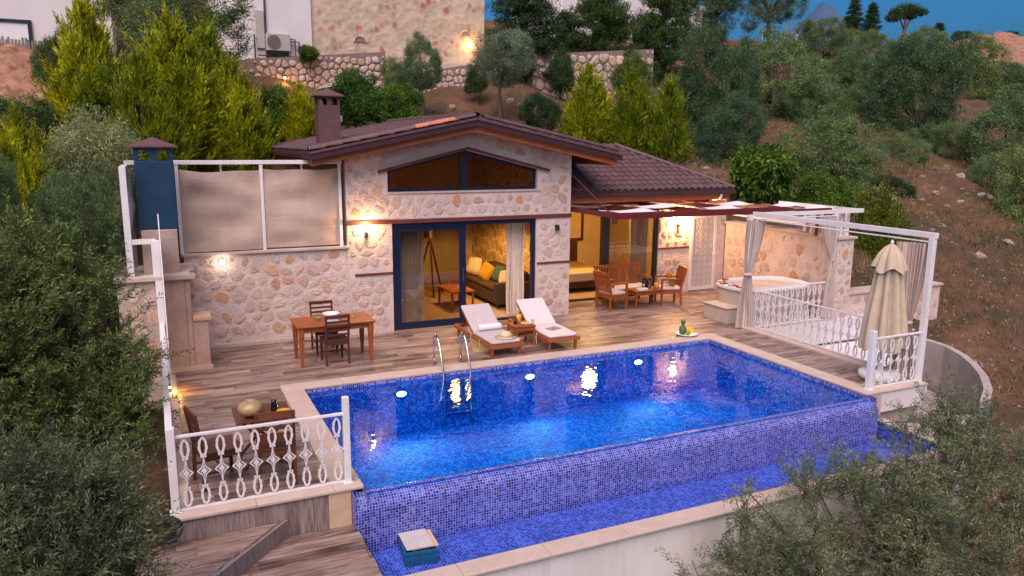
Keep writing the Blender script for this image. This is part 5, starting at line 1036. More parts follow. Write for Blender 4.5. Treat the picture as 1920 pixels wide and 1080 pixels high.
# ================================================================== living room
so = thing('sofa', 'brown fabric sofa along the yellow stone wall of the living room', 'sofa', (7.62, 17.45, .004)); MB().box(-.45, .38, -1.0, 1.0, .1, .40).build('seat', 'sofa', so, bevel=.03); MB().box(.18, .50, -1.0, 1.0, .401, .82).build('backrest', 'sofa', so, bevel=.05); MB().box(-.47, .50, -1.22, -1.005, .1, .62).build('armrest', 'sofa', so, bevel=.04); MB().box(-.47, .50, 1.005, 1.22, .1, .62).build('armrest', 'sofa', so, bevel=.04)
for k in range(2): MB().box(-.46, .17, -.98+k*.99, -.01+k*.99, .405, .50).build('seat_cushion', 'sofa', so, bevel=.03)
for sx in (-.4, .4):
    for y in (-1.12, 1.12): MB().taper((sx, y, 0), (sx, y, .1), .04, .06).build('leg', 'dark_wood', so)
pillow('floral_pillow', 'white floral pillow at the far end of the sofa', (7.42, 18.3, .74), (R(-20), 0, R(-70)), .5, .46, .16, 'pillow_white'); pillow('yellow_pillow', 'mustard yellow pillow leaning on the sofa back', (7.45, 17.55, .70), (R(-25), R(18), R(-75)), .46, .44, .15, 'pillow_yellow'); pillow('teal_pillow', 'dark teal pillow beside the yellow one on the sofa', (7.60, 17.1, .70), (R(-20), 0, R(-75)), .44, .42, .15, 'pillow_teal'); pillow('cream_pillow', 'cream pillow by the near armrest of the sofa', (7.55, 16.62, .68), (R(-20), R(-12), R(-70)), .42, .4, .14, 'pillow_white')
lt = thing('living_table', 'small wooden table in front of the living room sofa', 'table', (6.42, 17.0, .004)); MB().box(-.3, .3, -.5, .5, .42, .45).build('top', 'teak', lt)
for sx in (-1, 1):
    for sy in (-1, 1): leg(lt, (sx*.26, sy*.45, 0), (sx*.26, sy*.45, .42), .04, .05)
tl = thing('tripod_lamp', 'tripod floor lamp behind the fixed glass of the living room', 'lamp', (6.32, 18.6, .004))
for k in range(3): an = k*2.094+.4; MB().tube([(.42*math.cos(an), .42*math.sin(an), 0), (0.03*math.cos(an), .03*math.sin(an), 1.4)], .026, 8).build('leg', 'headboard', tl)
MB().tube([(0,0,1.38), (0,0,1.7)], .012, 8).build('stem', 'dark_wood', tl); MB().lathe([(.16, 1.5), (.1, 1.78), (.095, 1.78), (.155, 1.5)], n=20).build('shade', 'headboard', tl)
tvu = thing('media_cabinet', 'dark cabinet seen through the living room glass', 'cabinet', (4.9, 17.9, .004)); MB().box(-.5, .25, -.25, .25, .05, .95).build('body', 'dark_wood', tvu, bevel=.01); MB().box(-.46, .21, -.27, -.251, .1, .9).build('door', 'dark_wood', tvu)
rp = thing('room_partition', 'cream partition wall inside the living room left of centre', 'wall', (4.6, 18.7, .004)); MB().box(-.8, .9, 0, .12, 0, 3.4).build('panel', 'room_plaster', rp)
pf = thing('picture_frame', 'dark picture frame high on the living room wall', 'picture', (8.13, 19.1, 2.05)); MB().box(-.03, .0, -.35, .35, -.25, .3).build('frame', 'dark_wood', pf); MB().box(-.034, -.031, -.3, .3, -.2, .25).build('print', 'bed_linen', pf)
curtain('room_curtain', 'pale curtain gathered at the right edge of the living room door', (7.33, HY+.42, .02), .42, .3, .45, 2.24, 1.1, 0, 7, 'curtain_room', tie=False, group='room curtains'); curtain('room_curtain', 'pale curtain behind the left edge of the fixed living room glass', (4.82, HY+.42, .02), .62, .3, .45, 2.24, 1.1, 0, 9, 'curtain_room', tie=False, group='room curtains')
ch = thing('ceiling_lamp', 'glass ceiling lamp hanging in the living room', 'lamp', (6.6, 17.2, 2.2)); MB().tube([(0,0,.1), (0,0,2.0)], .01, 6).build('cord', 'black_frame', ch); MB().lathe([(.02, .1), (.09, .05), (.1, 0), (.09, 0), (.02, .09)], n=16).build('shade', 'shade_warm', ch); MB().lathe([(0,-.03),(.03,0),(.025,.04),(0,.05)], n=12).build('bulb', 'bulb_warm', ch, True)
li = bpy.data.lights.new('room_light', 'SPOT'); li.spot_size = R(158); li.spot_blend = .2; li.energy = 130; li.color = (1, .52, .12); li.shadow_soft_size = .25; lo = bpy.data.objects.new('room_light', li); col.objects.link(lo); lo.parent = ch; lo.location = (0, 0, -.12)
# bedroom
bd = thing('bed', 'double bed with cream linen behind the bedroom glass', 'bed', (10.3, 18.3, .004)); MB().box(-.75, .75, -1.0, 1.0, .12, .3).build('frame', 'headboard', bd, bevel=.02); MB().box(-.73, .73, -.98, .98, .301, .52).build('mattress', 'bed_cover', bd, bevel=.05); MB().box(-.8, .8, 1.005, 1.09, .0, 1.15).build('headboard', 'headboard', bd, bevel=.02); MB().box(-.745, .5, -1.02, -.25, .30, .535).build('throw', 'bed_linen', bd, bevel=.03)
for sx in (-.68, .68):
    for y in (-.92, .9): MB().taper((sx, y, 0), (sx, y, .119), .07, .09).build('leg', 'headboard', bd)
pillow('bed_pillow', 'cream bed pillow leaning on the dark headboard', (10.0, 19.05, .76), (R(-25), 0, 0), .6, .45, .18, 'pillow_white'); pillow('patterned_pillow', 'brown patterned pillow in front of the bed headboard', (10.15, 18.82, .74), (R(-25), 0, R(-8)), .48, .42, .15, 'pillow_pattern')
mr = thing('wall_mirror', 'tall lit mirror panel on the bedroom back wall', 'mirror', (10.9, 20.15, 1.0)); MB().box(-.85, .85, -.04, 0, 0, 1.3).build('frame', 'headboard', mr); MB().box(-.75, .75, -.05, -.041, .08, 1.22).build('panel', 'room_plaster', mr)
cl = curtain('room_curtain', 'sheer curtain at the right edge of the bedroom glass', (11.45, WY+.45, .02), .55, .3, .4, 2.24, 1, 0, 9, 'curtain_room', tie=False, group='room curtains')
bl_ = thing('bedroom_lamp', 'bedroom ceiling lamp behind the glass', 'lamp', (10.4, 17.3, 2.45)); MB().lathe([(.16, 0), (.17, .1), (0, .12)], n=20).build('shade', 'shade_warm', bl_); MB().lathe([(.0, -.02), (.14, -.012), (.14, -.001), (0, 0)], n=20).build('diffuser', 'bulb_warm', bl_)
li = bpy.data.lights.new('bedroom_light', 'POINT'); li.energy = 70; li.color = (1, .56, .12); li.shadow_soft_size = .2; lo = bpy.data.objects.new('bedroom_light', li); col.objects.link(lo); lo.parent = bl_; lo.location = (0, 0, -.2)

fl2 = thing('step_lamp', 'small warm step lamp at the left rim of the deck', 'lamp', (-.02, 12.75, .004)); MB().lathe([(.04, 0), (.04, .1), (.05, .105), (0, .13)], n=12).build('case', 'black_frame', fl2); MB().lathe([(.0, .06), (.041, .062), (.041, .092), (0, .094)], n=12).build('lens', 'bulb_orange', fl2)
li = bpy.data.lights.new('step_light', 'POINT'); li.energy = 5; li.color = (1, .45, .12); li.shadow_soft_size = .04; lo = bpy.data.objects.new('step_light', li); col.objects.link(lo); lo.parent = fl2; lo.location = (.1, -.06, .12)
# ================================================================== background: helper to turn a sight line into a place at distance Y
def at(x, y, Y):
    d = R_ * ((x - 960) / 1433.96) + U_ * ((540 - y) / 1433.96) + F_; k = Y / d.y; return Vector((0, 0, CAMZ)) + d * k
def dep(p): return F_.dot(Vector(p) - Vector((0, 0, CAMZ)))

# upper houses on the slope
def bpart(o, t): return adopt(o, t)
uh = thing('white_house', 'white plastered house wall at the upper left with blue framed window', 'house', (-4, 30, 6))
bpart(MB().box(-9, -.9, 30, 34, 5.5, 10.5).build('wall', 'white_plaster'), uh); p0 = at(-40, 92, 29.95); p1 = at(58, 38, 29.95)
w0 = bpart(MB().box(p0.x, p1.x, 29.93, 29.99, p1.z-.10, p1.z).box(p1.x-.11, p1.x, 29.93, 29.99, p0.z, p1.z-.101).box(p0.x, p1.x-.111, 29.93, 29.99, p0.z, p0.z+.07).build('window', 'navy_frame'), uh)
adopt(MB().add([(p0.x,29.97,p0.z+.07),(p1.x-.11,29.97,p0.z+.07),(p1.x-.11,29.97,p1.z-.1),(p0.x,29.97,p1.z-.1)], [(0,1,2,3)]).build('pane', 'mat_white'), w0)
rf = thing('reed_fence', 'low brown reed fence in front of the upper left white house', 'fence', (-4, 29.8, 6.2))
for k in range(60): x = -4.2 + k*.09; MB().taper((x+2, 0, .2), (x+2+rng.uniform(-.02,.02), 0, .86+rng.uniform(-.05,.05)), .07, .06).build('reed', 'reed', rf)
sh = thing('stone_house', 'upper house with white service wall and pinkish stone facade', 'house', (8, 32, 6))
xa = at(478, 50, 30).x; xb = at(584, 50, 30).x; xc = at(908, 50, 30.1).x
bpart(MB().box(xa, xb, 30, 36, 5.4, 11.5).build('service_wall', 'white_plaster'), sh); bpart(MB().box(xb+.001, xc, 30.1, 36, 5.4, 11.5).build('stone_facade', 'far_stone'), sh); bpart(MB().box(xa-1.2, xa-.001, 31.2, 36, 5.4, 11.5).build('side_wall', 'white_plaster'), sh); bpart(MB().box(xa+.33, xa+.39, 29.93, 29.999, 6.9, 11.5).build('downpipe', 'pipe_dark'), sh); bpart(MB().box(xa+.02, xa+.30, 29.9, 29.999, 7.2, 8.5).build('meter_box', 'ac_body'), sh)
for (px, py, r) in ((675, 79, .22), (873, 68, .22)):
    c = at(px, py, 30.1); a = MB(); pts = [(r*math.cos(math.pi*k/8), r*.85*math.sin(math.pi*k/8)) for k in range(9)]; a.prism_xz([(c.x+x, c.z+z) for x, z in pts], 30.06, 30.099); bpart(a.build('niche', 'mortar_dark'), sh); a = MB(); a.tube([(c.x+r*1.08*math.cos(math.pi*k/8), 30.06, c.z+r*.95*math.sin(math.pi*k/8)) for k in range(9)], .035, 6); bpart(a.build('niche_arch', 'far_stone'), sh)
c = at(882, 88, 29.9); fl_ = thing('facade_lamp', 'small lit lamp low on the upper stone facade', 'lamp', c); MB().lathe([(.03,0),(.06,.05),(.05,.1),(0,.11)], n=10).build('bulb', 'bulb_warm', fl_); MB().bar((0,.0,.03),(0,.2,.03),.03,.03).build('arm', 'black_frame', fl_)
li = bpy.data.lights.new('facade_light', 'POINT'); li.energy = 9; li.color = WARM; li.shadow_soft_size = .1; lo = bpy.data.objects.new('facade_light', li); col.objects.link(lo); lo.parent = fl_; lo.location = (0, -.25, .05)
c = at(521, 80, 29.8); ac = thing('air_conditioner', 'beige air conditioner unit on the upper white wall', 'air conditioner', c); MB().box(-.42, .42, -.15, .15, -.30, .30).build('case', 'ac_body', ac, bevel=.02); MB().tube([(-.16, -.152, 0), (-.16, -.17, 0)], .24, 24).build('fan_grille', 'pipe_dark', ac); MB().box(-.38, .38, -.1, .19, -.36, -.301).build('bracket', 'pipe_dark', ac)
for k in range(6): r = .04*k+.03; MB().tube([(-.16+r*math.cos(q), -.175, r*math.sin(q)) for q in np.linspace(0, 6.283, 20)], .006, 5).build('grille_ring', 'ac_body', ac)
pp = thing('wall_pipes', 'dark conduit pipes bending around the air conditioner', 'pipes', c); MB().tube([(.43, .05, .15), (.62, .05, .15), (.62, .05, -.46), (-.7, .05, -.46)], .028, 8).build('pipe', 'pipe_dark', pp); MB().tube([(.43, .05, .07), (.76, .05, .07), (.76, .05, -.58), (-.75, .05, -.58)], .028, 8).build('pipe', 'pipe_dark', pp); MB().tube([(-.8, .05, .25), (-.8, .05, -.6)], .028, 8).build('pipe', 'pipe_dark', pp)
# retaining walls with field stones and dark joints
def field_wall(name, label, pa, pb, h0, h1, th, seed, cell=.23):
    pa = Vector(pa); pb = Vector(pb); u = (pb-pa); L = u.length; u.normalize(); n = Vector((u.y, -u.x, 0)); t = thing(name, label, 'wall', pa); b = MB()
    b.add([pa, pb, pb - n*th, pa - n*th, pa+Vector((0,0,h0)), pb+Vector((0,0,h1)), pb-n*th+Vector((0,0,h1)), pa-n*th+Vector((0,0,h0))], [(0,1,5,4),(1,2,6,5),(2,3,7,6),(3,0,4,7),(4,5,6,7)]); o = adopt(b.build('wall', 'mortar_dark'), t)
    stones(o, pa, u, (0,0,1), L, max(h0, h1), cell, 'stone_field', .05, (.015, .035), lambda x, z: .03 < x < L-.03 and z < h0+(h1-h0)*x/L-.03, .02, 1.1, seed); return t
q0 = at(500, 175, 28.4); q1 = at(726, 150, 28.4); zb_ = 5.2
field_wall('retaining_wall', 'rubble retaining wall with dark joints below the upper white house', (q0.x-.6, 28.4, zb_), (q1.x, 28.6, zb_), at(500, 112, 28.4).z-zb_, at(726, 97, 28.5).z-zb_, .5, 51)
q0 = at(842, 170, 28.6); q1 = at(890, 170, 28.6); field_wall('retaining_wall', 'short rubble retaining wall left of the ivy behind the olive', (q0.x-2.0, 28.8, 5.0), (q1.x, 28.8, 5.0), at(842, 132, 28.8).z-5.3, at(890, 120, 28.8).z-5, .5, 53)
q0 = at(1000, 170, 28.9); q1 = at(1225, 180, 28.9); field_wall('retaining_wall', 'rubble retaining wall under the dark pines', (q0.x, 29.0, 5.0), (q1.x, 29.0, 5.0), at(1060, 105, 29).z-5, at(1225, 92, 29).z-5, .5, 55, .34)
struct(MB().add([at(590, 168, 27.9), at(745, 140, 28.9), at(790, 112, 29.9), at(640, 140, 29.5)], [(0,1,2,3)]).build('garden_path', 'cement'))
for (px, py, Y, lab) in ((534, 145, 28.0, 'small orange lamp on the rubble wall under the white house'), (38, 210, 20.0, 'small orange garden lamp among the shrubs at far left')):
    c = at(px, py, Y); t = thing('garden_lamp', lab, 'lamp', c, 0, 'orange garden lamps'); MB().lathe([(.11, 0), (.09, .05), (.02, .09), (0, .095)], n=12).build('hood', 'black_frame', t); MB().lathe([(0, -.05), (.05, -.03), (.05, -.002), (0, 0)], n=12).build('bulb', 'bulb_orange', t, True); MB().tube([(0, 0, -.05), (0, .05, -.05), (0, .05, -1.2)], .015, 6).build('post', 'black_frame', t)
    li = bpy.data.lights.new('garden_light', 'POINT'); li.energy = 8; li.color = (1, .5, .12); li.shadow_soft_size = .06; lo = bpy.data.objects.new('garden_light', li); col.objects.link(lo); lo.parent = t; lo.location = (0, -.12, -.12)
wb = thing('hill_house', 'white houses on the hill seen in slices behind the pines', 'house', (30, 47, 9)); c0 = at(1032, 40, 46); c1 = at(1062, 0, 46); c2 = at(1105, 0, 46)
bpart(MB().box(c0.x, c1.x, 46.4, 52, 7, 14).build('wing', 'white_plaster'), wb); bpart(MB().box(c1.x+.01, at(1330, 30, 46).x, 46, 52, 7, 13.5).build('wall', 'white_plaster'), wb)
for k in range(4):
    xw = c1.x + 2 + k*3.2; f_ = bpart(MB().box(xw, xw+1.4, 45.95, 45.999, 10.2, 11.8).build('window', 'navy_frame'), wb); adopt(MB().box(xw+.1, xw+1.3, 45.93, 45.949, 10.3, 11.7).build('pane', 'black_glass'), f_)
c = at(1497, 92, 40); sg = thing('site_sign', 'white site sign with a blue panel on the slope', 'sign', c); MB().box(-.3, .3, -.03, .03, 0, .9).build('board', 'mat_white', sg); MB().box(-.2, .22, -.035, -.031, .18, .6).build('blue_panel', 'hood_blue', sg); MB().box(-.3, -.24, .03, .06, -1, 0).build('post', 'reed', sg)
for k, (x0, x1, y0, y1) in enumerate(((1466, 1476, 95, 38), (1478, 1482, 95, 36), (1486, 1494, 95, 42))): a_ = at(x0, y0+8, 40.2); b_ = at(x1, y1, 40.2); tag(MB().tube([a_, b_], .05, 6).build('wooden_pole', 'reed'), ('leftmost', 'middle', 'rightmost')[k] + ' of three thin poles beside the site sign', 'pole', 'poles by the site sign')
c = at(1432, 27, 38); an_ = thing('tv_antenna', 'thin white antenna above the trees left of the poles', 'antenna', c); MB().tube([(0,0,-1.5),(0,0,0)], .02, 6).build('mast', 'steel', an_); MB().tube([(-.3,0,-.03),(.6,0,.08)], .02, 6).build('boom', 'steel', an_)
for k in range(5): MB().tube([(-.2+.17*k, -.2, .0+.02*k), (-.2+.17*k, .2, .0+.02*k)], .01, 5).build('element', 'steel', an_)
# red rubble mound and far mountain
mc = at(1880, 105, 58); V = []; Fc = []; n = 46
for j in range(n):
    for i in range(n):
        x = -17 + 40*i/(n-1); y = -8 + 22*j/(n-1); h = 3.4*math.exp(-((x-3)/9)**2 - ((y-3)/6)**2) + 1.8*math.exp(-((x-15)/7)**2 - ((y-3)/6)**2); V.append((mc.x+x, mc.y+y, terrain(mc.x+x, mc.y+y) - .6 + h*1.05 + rng.uniform(-.22, .22)))
for j in range(n-1):
    for i in range(n-1): k = j*n+i; Fc.append((k, k+1, k+n+1, k+n))
struct(MB().add(V, Fc).build('red_rubble_mound', 'red_rubble', smooth=True))
def bank(px, py, Y, w_, h_, lab):
    c = at(px, py, Y); V = []; Fc = []; n = 44
    for j in range(n):
        for i in range(n):
            u = i/(n-1)*2-1; v = j/(n-1)*2-1; k = max(0, 1-u*u)*max(0, 1-v*v); V.append((c.x+u*w_, c.y+v*w_*.7, terrain(c.x+u*w_, c.y+v*w_*.7) - .3 + k*h_ + rng.uniform(-.13,.13)*(1 if k > .02 else 0)))
    for j in range(n-1):
        for i in range(n-1): k = j*n+i; Fc.append((k, k+1, k+n+1, k+n))
    struct(MB().add(V, Fc).build('earth_bank', 'red_rubble', smooth=True))
bank(1345, 95, 36, 3, 2.0, ''); bank(1495, 115, 38, 2.5, 1.5, ''); bank(40, 125, 27, 3.0, 1.2, '')
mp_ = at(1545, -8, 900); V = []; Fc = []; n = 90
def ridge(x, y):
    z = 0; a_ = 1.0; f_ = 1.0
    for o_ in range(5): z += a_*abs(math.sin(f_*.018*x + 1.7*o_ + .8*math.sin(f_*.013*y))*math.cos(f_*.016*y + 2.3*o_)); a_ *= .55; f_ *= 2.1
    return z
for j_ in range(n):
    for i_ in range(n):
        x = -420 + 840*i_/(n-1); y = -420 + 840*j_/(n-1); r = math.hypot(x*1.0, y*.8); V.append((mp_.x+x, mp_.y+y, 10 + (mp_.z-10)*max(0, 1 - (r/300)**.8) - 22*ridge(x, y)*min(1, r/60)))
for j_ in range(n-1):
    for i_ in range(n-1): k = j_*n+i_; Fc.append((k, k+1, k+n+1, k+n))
struct(MB().add(V, Fc).build('mountain', 'mountain_haze_blue'))

# ================================================================== foliage
def quads(name, P, mt):
    n = len(P)//4; me = bpy.data.meshes.new(name); me.vertices.add(4*n); me.vertices.foreach_set('co', P.astype(np.float32).ravel())
    me.loops.add(4*n); me.loops.foreach_set('vertex_index', np.arange(4*n, dtype=np.int32)); me.polygons.add(n); me.polygons.foreach_set('loop_start', np.arange(0, 4*n, 4, dtype=np.int32)); me.polygons.foreach_set('loop_total', np.full(n, 4, dtype=np.int32)); me.materials.append(M[mt]); me.update(); me.validate(); return me
def unit(v): return v / np.maximum(np.linalg.norm(v, axis=-1, keepdims=True), 1e-9)
def leafquads(base, d, L, W, g, mid=.5):
    s = unit(np.cross(d, g.normal(size=d.shape))); L = np.asarray(L).reshape(-1, 1); W = np.asarray(W).reshape(-1, 1)
    P = np.stack([base, base + d*L*mid + s*W*.5, base + d*L, base + d*L*mid - s*W*.5], 1); return P.reshape(-1, 3)
def lobes_points(g, lobes, n, rin=.72):
    lobes = np.array(lobes); wgt = lobes[:, 3]**2; k = g.choice(len(lobes), n*3, p=wgt/wgt.sum()); d = unit(g.normal(size=(n*3, 3))); r = rin + (1-rin)*g.random(n*3)**.6
    sx = lobes[k, 3:4]; p = lobes[k, :3] + d*sx*r[:, None]*np.array([1, 1, .9]); keep = np.ones(len(p), bool)
    for c in lobes: dd = np.linalg.norm((p - c[:3])/np.array([1, 1, .9]), axis=1); keep &= dd > c[3]*.66
    p = p[keep][:n]; d = d[keep][:n]; return p, d
def make_lobes(g, w_, h_, zb, n):
    L = [(0, 0, zb + (h_-zb)*.5, min(w_*.33, (h_-zb)*.42))]
    for i in range(n): a_ = g.uniform(0, 6.283); rr = g.uniform(.15, .34)*w_; z = zb + (h_-zb)*g.uniform(.22, .86); r = g.uniform(.12, .235)*w_; L.append((rr*math.cos(a_), rr*math.sin(a_), min(max(z, zb+r*.8), h_-r*.8), r))
    return L
def leafy(name, seed, w_, h_, zb, nl, clumps, per, L, W, mt, spread=.16, up=.3, gap=.72):
    g = np.random.default_rng(seed); lob = make_lobes(g, w_, h_, zb, nl); p, d = lobes_points(g, lob, clumps, gap); m = len(p)
    cp = np.repeat(p, per, 0) + g.normal(size=(m*per, 3))*spread*np.array([1, 1, .8]); dd = unit(np.repeat(d, per, 0)*.7 + g.normal(size=(m*per, 3))*.75 + np.array([0, 0, up])); n = len(cp)
    return quads(name, leafquads(cp, dd, L*g.uniform(.7, 1.25, n), W*g.uniform(.7, 1.25, n), g), mt), lob
def trunk_mesh(seed, h_, zb, r, lob, mt='bark', lean=.15, below=1.0):
    rg = random.Random(seed); a = MB(); tx, ty = rg.uniform(-lean, lean), rg.uniform(-lean, lean); top = zb + (h_-zb)*.25
    P = [(0, 0, -below), (tx*.2, ty*.2, 0), (tx*.7, ty*.6, zb*.6), (tx, ty, top)]; a.tube(P, [r*1.25, r*1.05, r*.85, r*.6], 8)
    for l in lob[:9]:
        e = Vector(l[:3]); b_ = Vector((tx, ty, top*rg.uniform(.75, 1))); mdl = (b_+e)/2 + Vector((rg.uniform(-.1,.1), rg.uniform(-.1,.1), rg.uniform(0, .15))); a.tube([b_, mdl, e], [r*.45, r*.3, r*.1], 6)
    return a.mesh('trunk', mt, True)
PROTO = {}
def reg(key, crown, lob, h_, zb, r, w_, mt='bark', seed=1, below=1.2): PROTO.setdefault(key, []).append((crown, trunk_mesh(seed, h_, zb, r, lob, mt, below=below), w_, h_))
for i in range(4): c_, l_ = leafy('crown', 100+i, 3.4, 3.1, .5, 15, 620, 80, .068, .022, 'leaf_olive', .085, gap=.8); reg('olive', c_, l_, 3.1, .55, .13, 3.4, seed=i)
for i in range(2): c_, l_ = leafy('crown', 120+i, 3.0, 2.8, .5, 12, 420, 70, .075, .02, 'leaf_silver', .10, gap=.75); reg('silver', c_, l_, 2.8, .5, .1, 3.0, seed=i)
for i in range(3): c_, l_ = leafy('crown', 140+i, 2.4, 2.0, .1, 14, 380, 60, .085, .045, 'leaf_green', .10); reg('shrub', c_, l_, 2.0, .1, .06, 2.4, seed=i)
for i in range(2): c_, l_ = leafy('crown', 160+i, 2.4, 2.0, .1, 12, 420, 60, .07, .03, 'leaf_dark', .09); reg('dark', c_, l_, 2.0, .1, .06, 2.4, seed=i)
c_, l_ = leafy('crown', 180, 2.2, 2.4, .5, 10, 190, 26, .21, .075, 'leaf_bright', .15, -.35, .5); reg('bright', c_, l_, 2.4, .5, .07, 2.2, seed=2)
for i in range(2): c_, l_ = leafy('crown', 190+i, 2.2, 2.2, .05, 14, 380, 60, .075, .04, 'leaf_hedge', .10); reg('hedge', c_, l_, 2.2, .05, .05, 2.2, seed=3)
def cypress(seed, w_, h_, n):
    g = np.random.default_rng(seed); tops = [(0, 0, 1.0, .30)] + [(g.uniform(.14, .30)*math.cos(a_), g.uniform(.14, .30)*math.sin(a_), g.uniform(.5, .86), g.uniform(.16, .24)) for a_ in g.uniform(0, 6.283, 7)]
    tp = np.array(tops); k = g.choice(len(tp), n, p=tp[:, 3]/tp[:, 3].sum()); t = g.random(n)**.85; th = g.uniform(0, 6.283, n)
    prof_ = np.clip(1-t, 0, 1)**.75*np.clip(.45+t*3.0, 0, 1); rr = tp[k, 3]*prof_*g.uniform(.55, 1.15, n)*w_*1.15
    base = np.stack([tp[k, 0]*w_ + rr*np.cos(th), tp[k, 1]*w_ + rr*np.sin(th), t*tp[k, 2]*h_*.9], 1); ro = np.hypot(base[:, 0], base[:, 1])[:, None]; out = np.stack([base[:, 0], base[:, 1], np.zeros(n)], 1)/np.maximum(ro, .05)
    ax = unit(out*g.uniform(.15, .95, n)[:, None]*(1.15-t)[:, None] + np.array([0, 0, 1]) + g.normal(size=(n, 3))*.2); Lp = g.uniform(.35, .95, n)*h_/3.4*(1-.3*t)
    per = 22; u = np.tile(np.linspace(.02, 1, per), n); I = np.repeat(np.arange(n), per); bp = base[I] + ax[I]*(Lp[I]*u)[:, None] + np.array([0, 0, 1])*(Lp[I]*u*u*.15)[:, None]; sd_v = unit(np.cross(ax, g.normal(size=(n, 3)))); sgn = np.where(np.arange(n*per) % 2 == 0, 1, -1)[:, None]
    ld = unit(ax[I] + sd_v[I]*sgn*(.75*(1-u))[:, None] + g.normal(size=(n*per, 3))*.16); LL = (.07+.15*(1-u))*h_/3.4*g.uniform(.8, 1.2, n*per); return quads('crown', leafquads(bp, ld, LL, LL*.22, g, .4), 'leaf_cypress')
for i in range(4): PROTO.setdefault('cypress', []).append((cypress(200+i, 1.9, 3.4, 1250), MB().tube([(0,0,-1),(0,0,1.2),(0,0,2.6)], [.08,.07,.02], 8).mesh('trunk', 'bark'), 1.9, 3.4))
def pine(seed, w_, h_, nb):
    g = np.random.default_rng(seed); Ps = []; tr = MB(); tr.tube([(0,0,-1.2),(0,0,h_*.5),(0,0,h_*.96)], [.14,.1,.02], 8)
    for k in range(nb):
        t = .08 + .9*k/nb; th = k*2.39996 + g.uniform(-.3, .3); L = w_/2*(1-t)**.6*g.uniform(.7, 1.1) + .15; d0 = np.array([math.cos(th), math.sin(th), g.uniform(-.12, .22)]); b0 = np.array([0, 0, t*h_]); m = int(70*L)+30
        tr.tube([tuple(b0), tuple(b0+d0*L*.9)], [.025, .008], 5); u = g.random(m)**.6; cp = b0 + d0*(u*L)[:, None] + g.normal(size=(m, 3))*np.array([.16, .16, .07])*(.5+u[:, None]*.6); per = 9; c2 = np.repeat(cp, per, 0) + g.normal(size=(m*per, 3))*.05; dd = unit(np.tile(d0, (m*per, 1))*.6 + g.normal(size=(m*per, 3))*.6 + np.array([0, 0, .35])); Ps.append(leafquads(c2, dd, g.uniform(.07, .13, m*per), g.uniform(.022, .034, m*per), g))
    return quads('crown', np.concatenate(Ps), 'leaf_pine'), tr.mesh('trunk', 'bark')
for i in range(3): c_, t_m = pine(220+i, 3.4, 4.4, 60); PROTO.setdefault('pine', []).append((c_, t_m, 3.4, 4.4))
cnt_k = {}
KN = {'olive': ('olive_tree', 'tree'), 'silver': ('silver_olive_tree', 'tree'), 'shrub': ('green_shrub', 'shrub'), 'dark': ('dark_shrub', 'shrub'), 'bright': ('walnut_tree', 'tree'), 'hedge': ('hedge_shrub', 'shrub'), 'cypress': ('golden_cypress', 'tree'), 'pine': ('dark_pine', 'tree')}
def plant(kind, x0, y0, x1, y1, Y, label, group=None, name=None):
    v = PROTO[kind]; i = cnt_k.get(kind, 0); cnt_k[kind] = i+1; crown, trunk, w_, h_ = v[i % len(v)]
    if kind == 'cypress': x0, x1 = x0 - .18*(x1-x0), x1 + .18*(x1-x0)
    if kind == 'olive' and x0 > 1200 and Y < 45: x0, x1, y0, y1 = x0 - .03*(x1-x0), x1 + .03*(x1-x0), y0, y1 + .03*(y1-y0)
    b = at((x0+x1)/2, y1, Y); d = dep(b); k = d/1433.96; W = (x1-x0)*k; Hh = (y1-y0)*k
    nm, cat = KN[kind]; t = thing(name or nm, label, cat, b, rng.uniform(0, 6.28), group); t.scale = (W/w_*1.02, W/w_*1.02, Hh/h_*1.02)
    inst('crown', crown, t); inst('trunk', trunk, t); return t
# golden cypresses behind the screens and behind the roof
G_ = 'golden feathery cypresses'
for (x0, y0, x1, y1, Y, l) in ((105, 18, 262, 330, 21.5, 'tallest golden cypress at the upper left with spreading tips'), (150, 130, 300, 345, 19.5, 'golden cypress in front of the tallest one at left'), (255, 50, 420, 330, 20.5, 'broad golden cypress behind the canvas screen, left half'), (330, 60, 470, 330, 21.5, 'broad golden cypress behind the canvas screen, right half'), (385, 125, 500, 330, 20.0, 'golden cypress touching the left roof corner'), (225, 110, 330, 345, 18.5, 'golden cypress just above the blue hood'),
    (528, 165, 602, 280, 22.0, 'small golden cypress left of the roof chimney'), (0, 215, 95, 420, 15.5, 'golden cypress low at the far left edge'), (1052, 128, 1146, 285, 23.0, 'golden cypress behind the right roof slope, leftmost of three'), (1136, 138, 1222, 300, 22.5, 'golden cypress behind the right roof slope, middle of three'), (1210, 158, 1288, 325, 21.5, 'golden cypress behind the hip of the wing roof, rightmost of three')): plant('cypress', x0, y0, x1, y1, Y, l, G_)
O_ = 'olive trees on the slope'
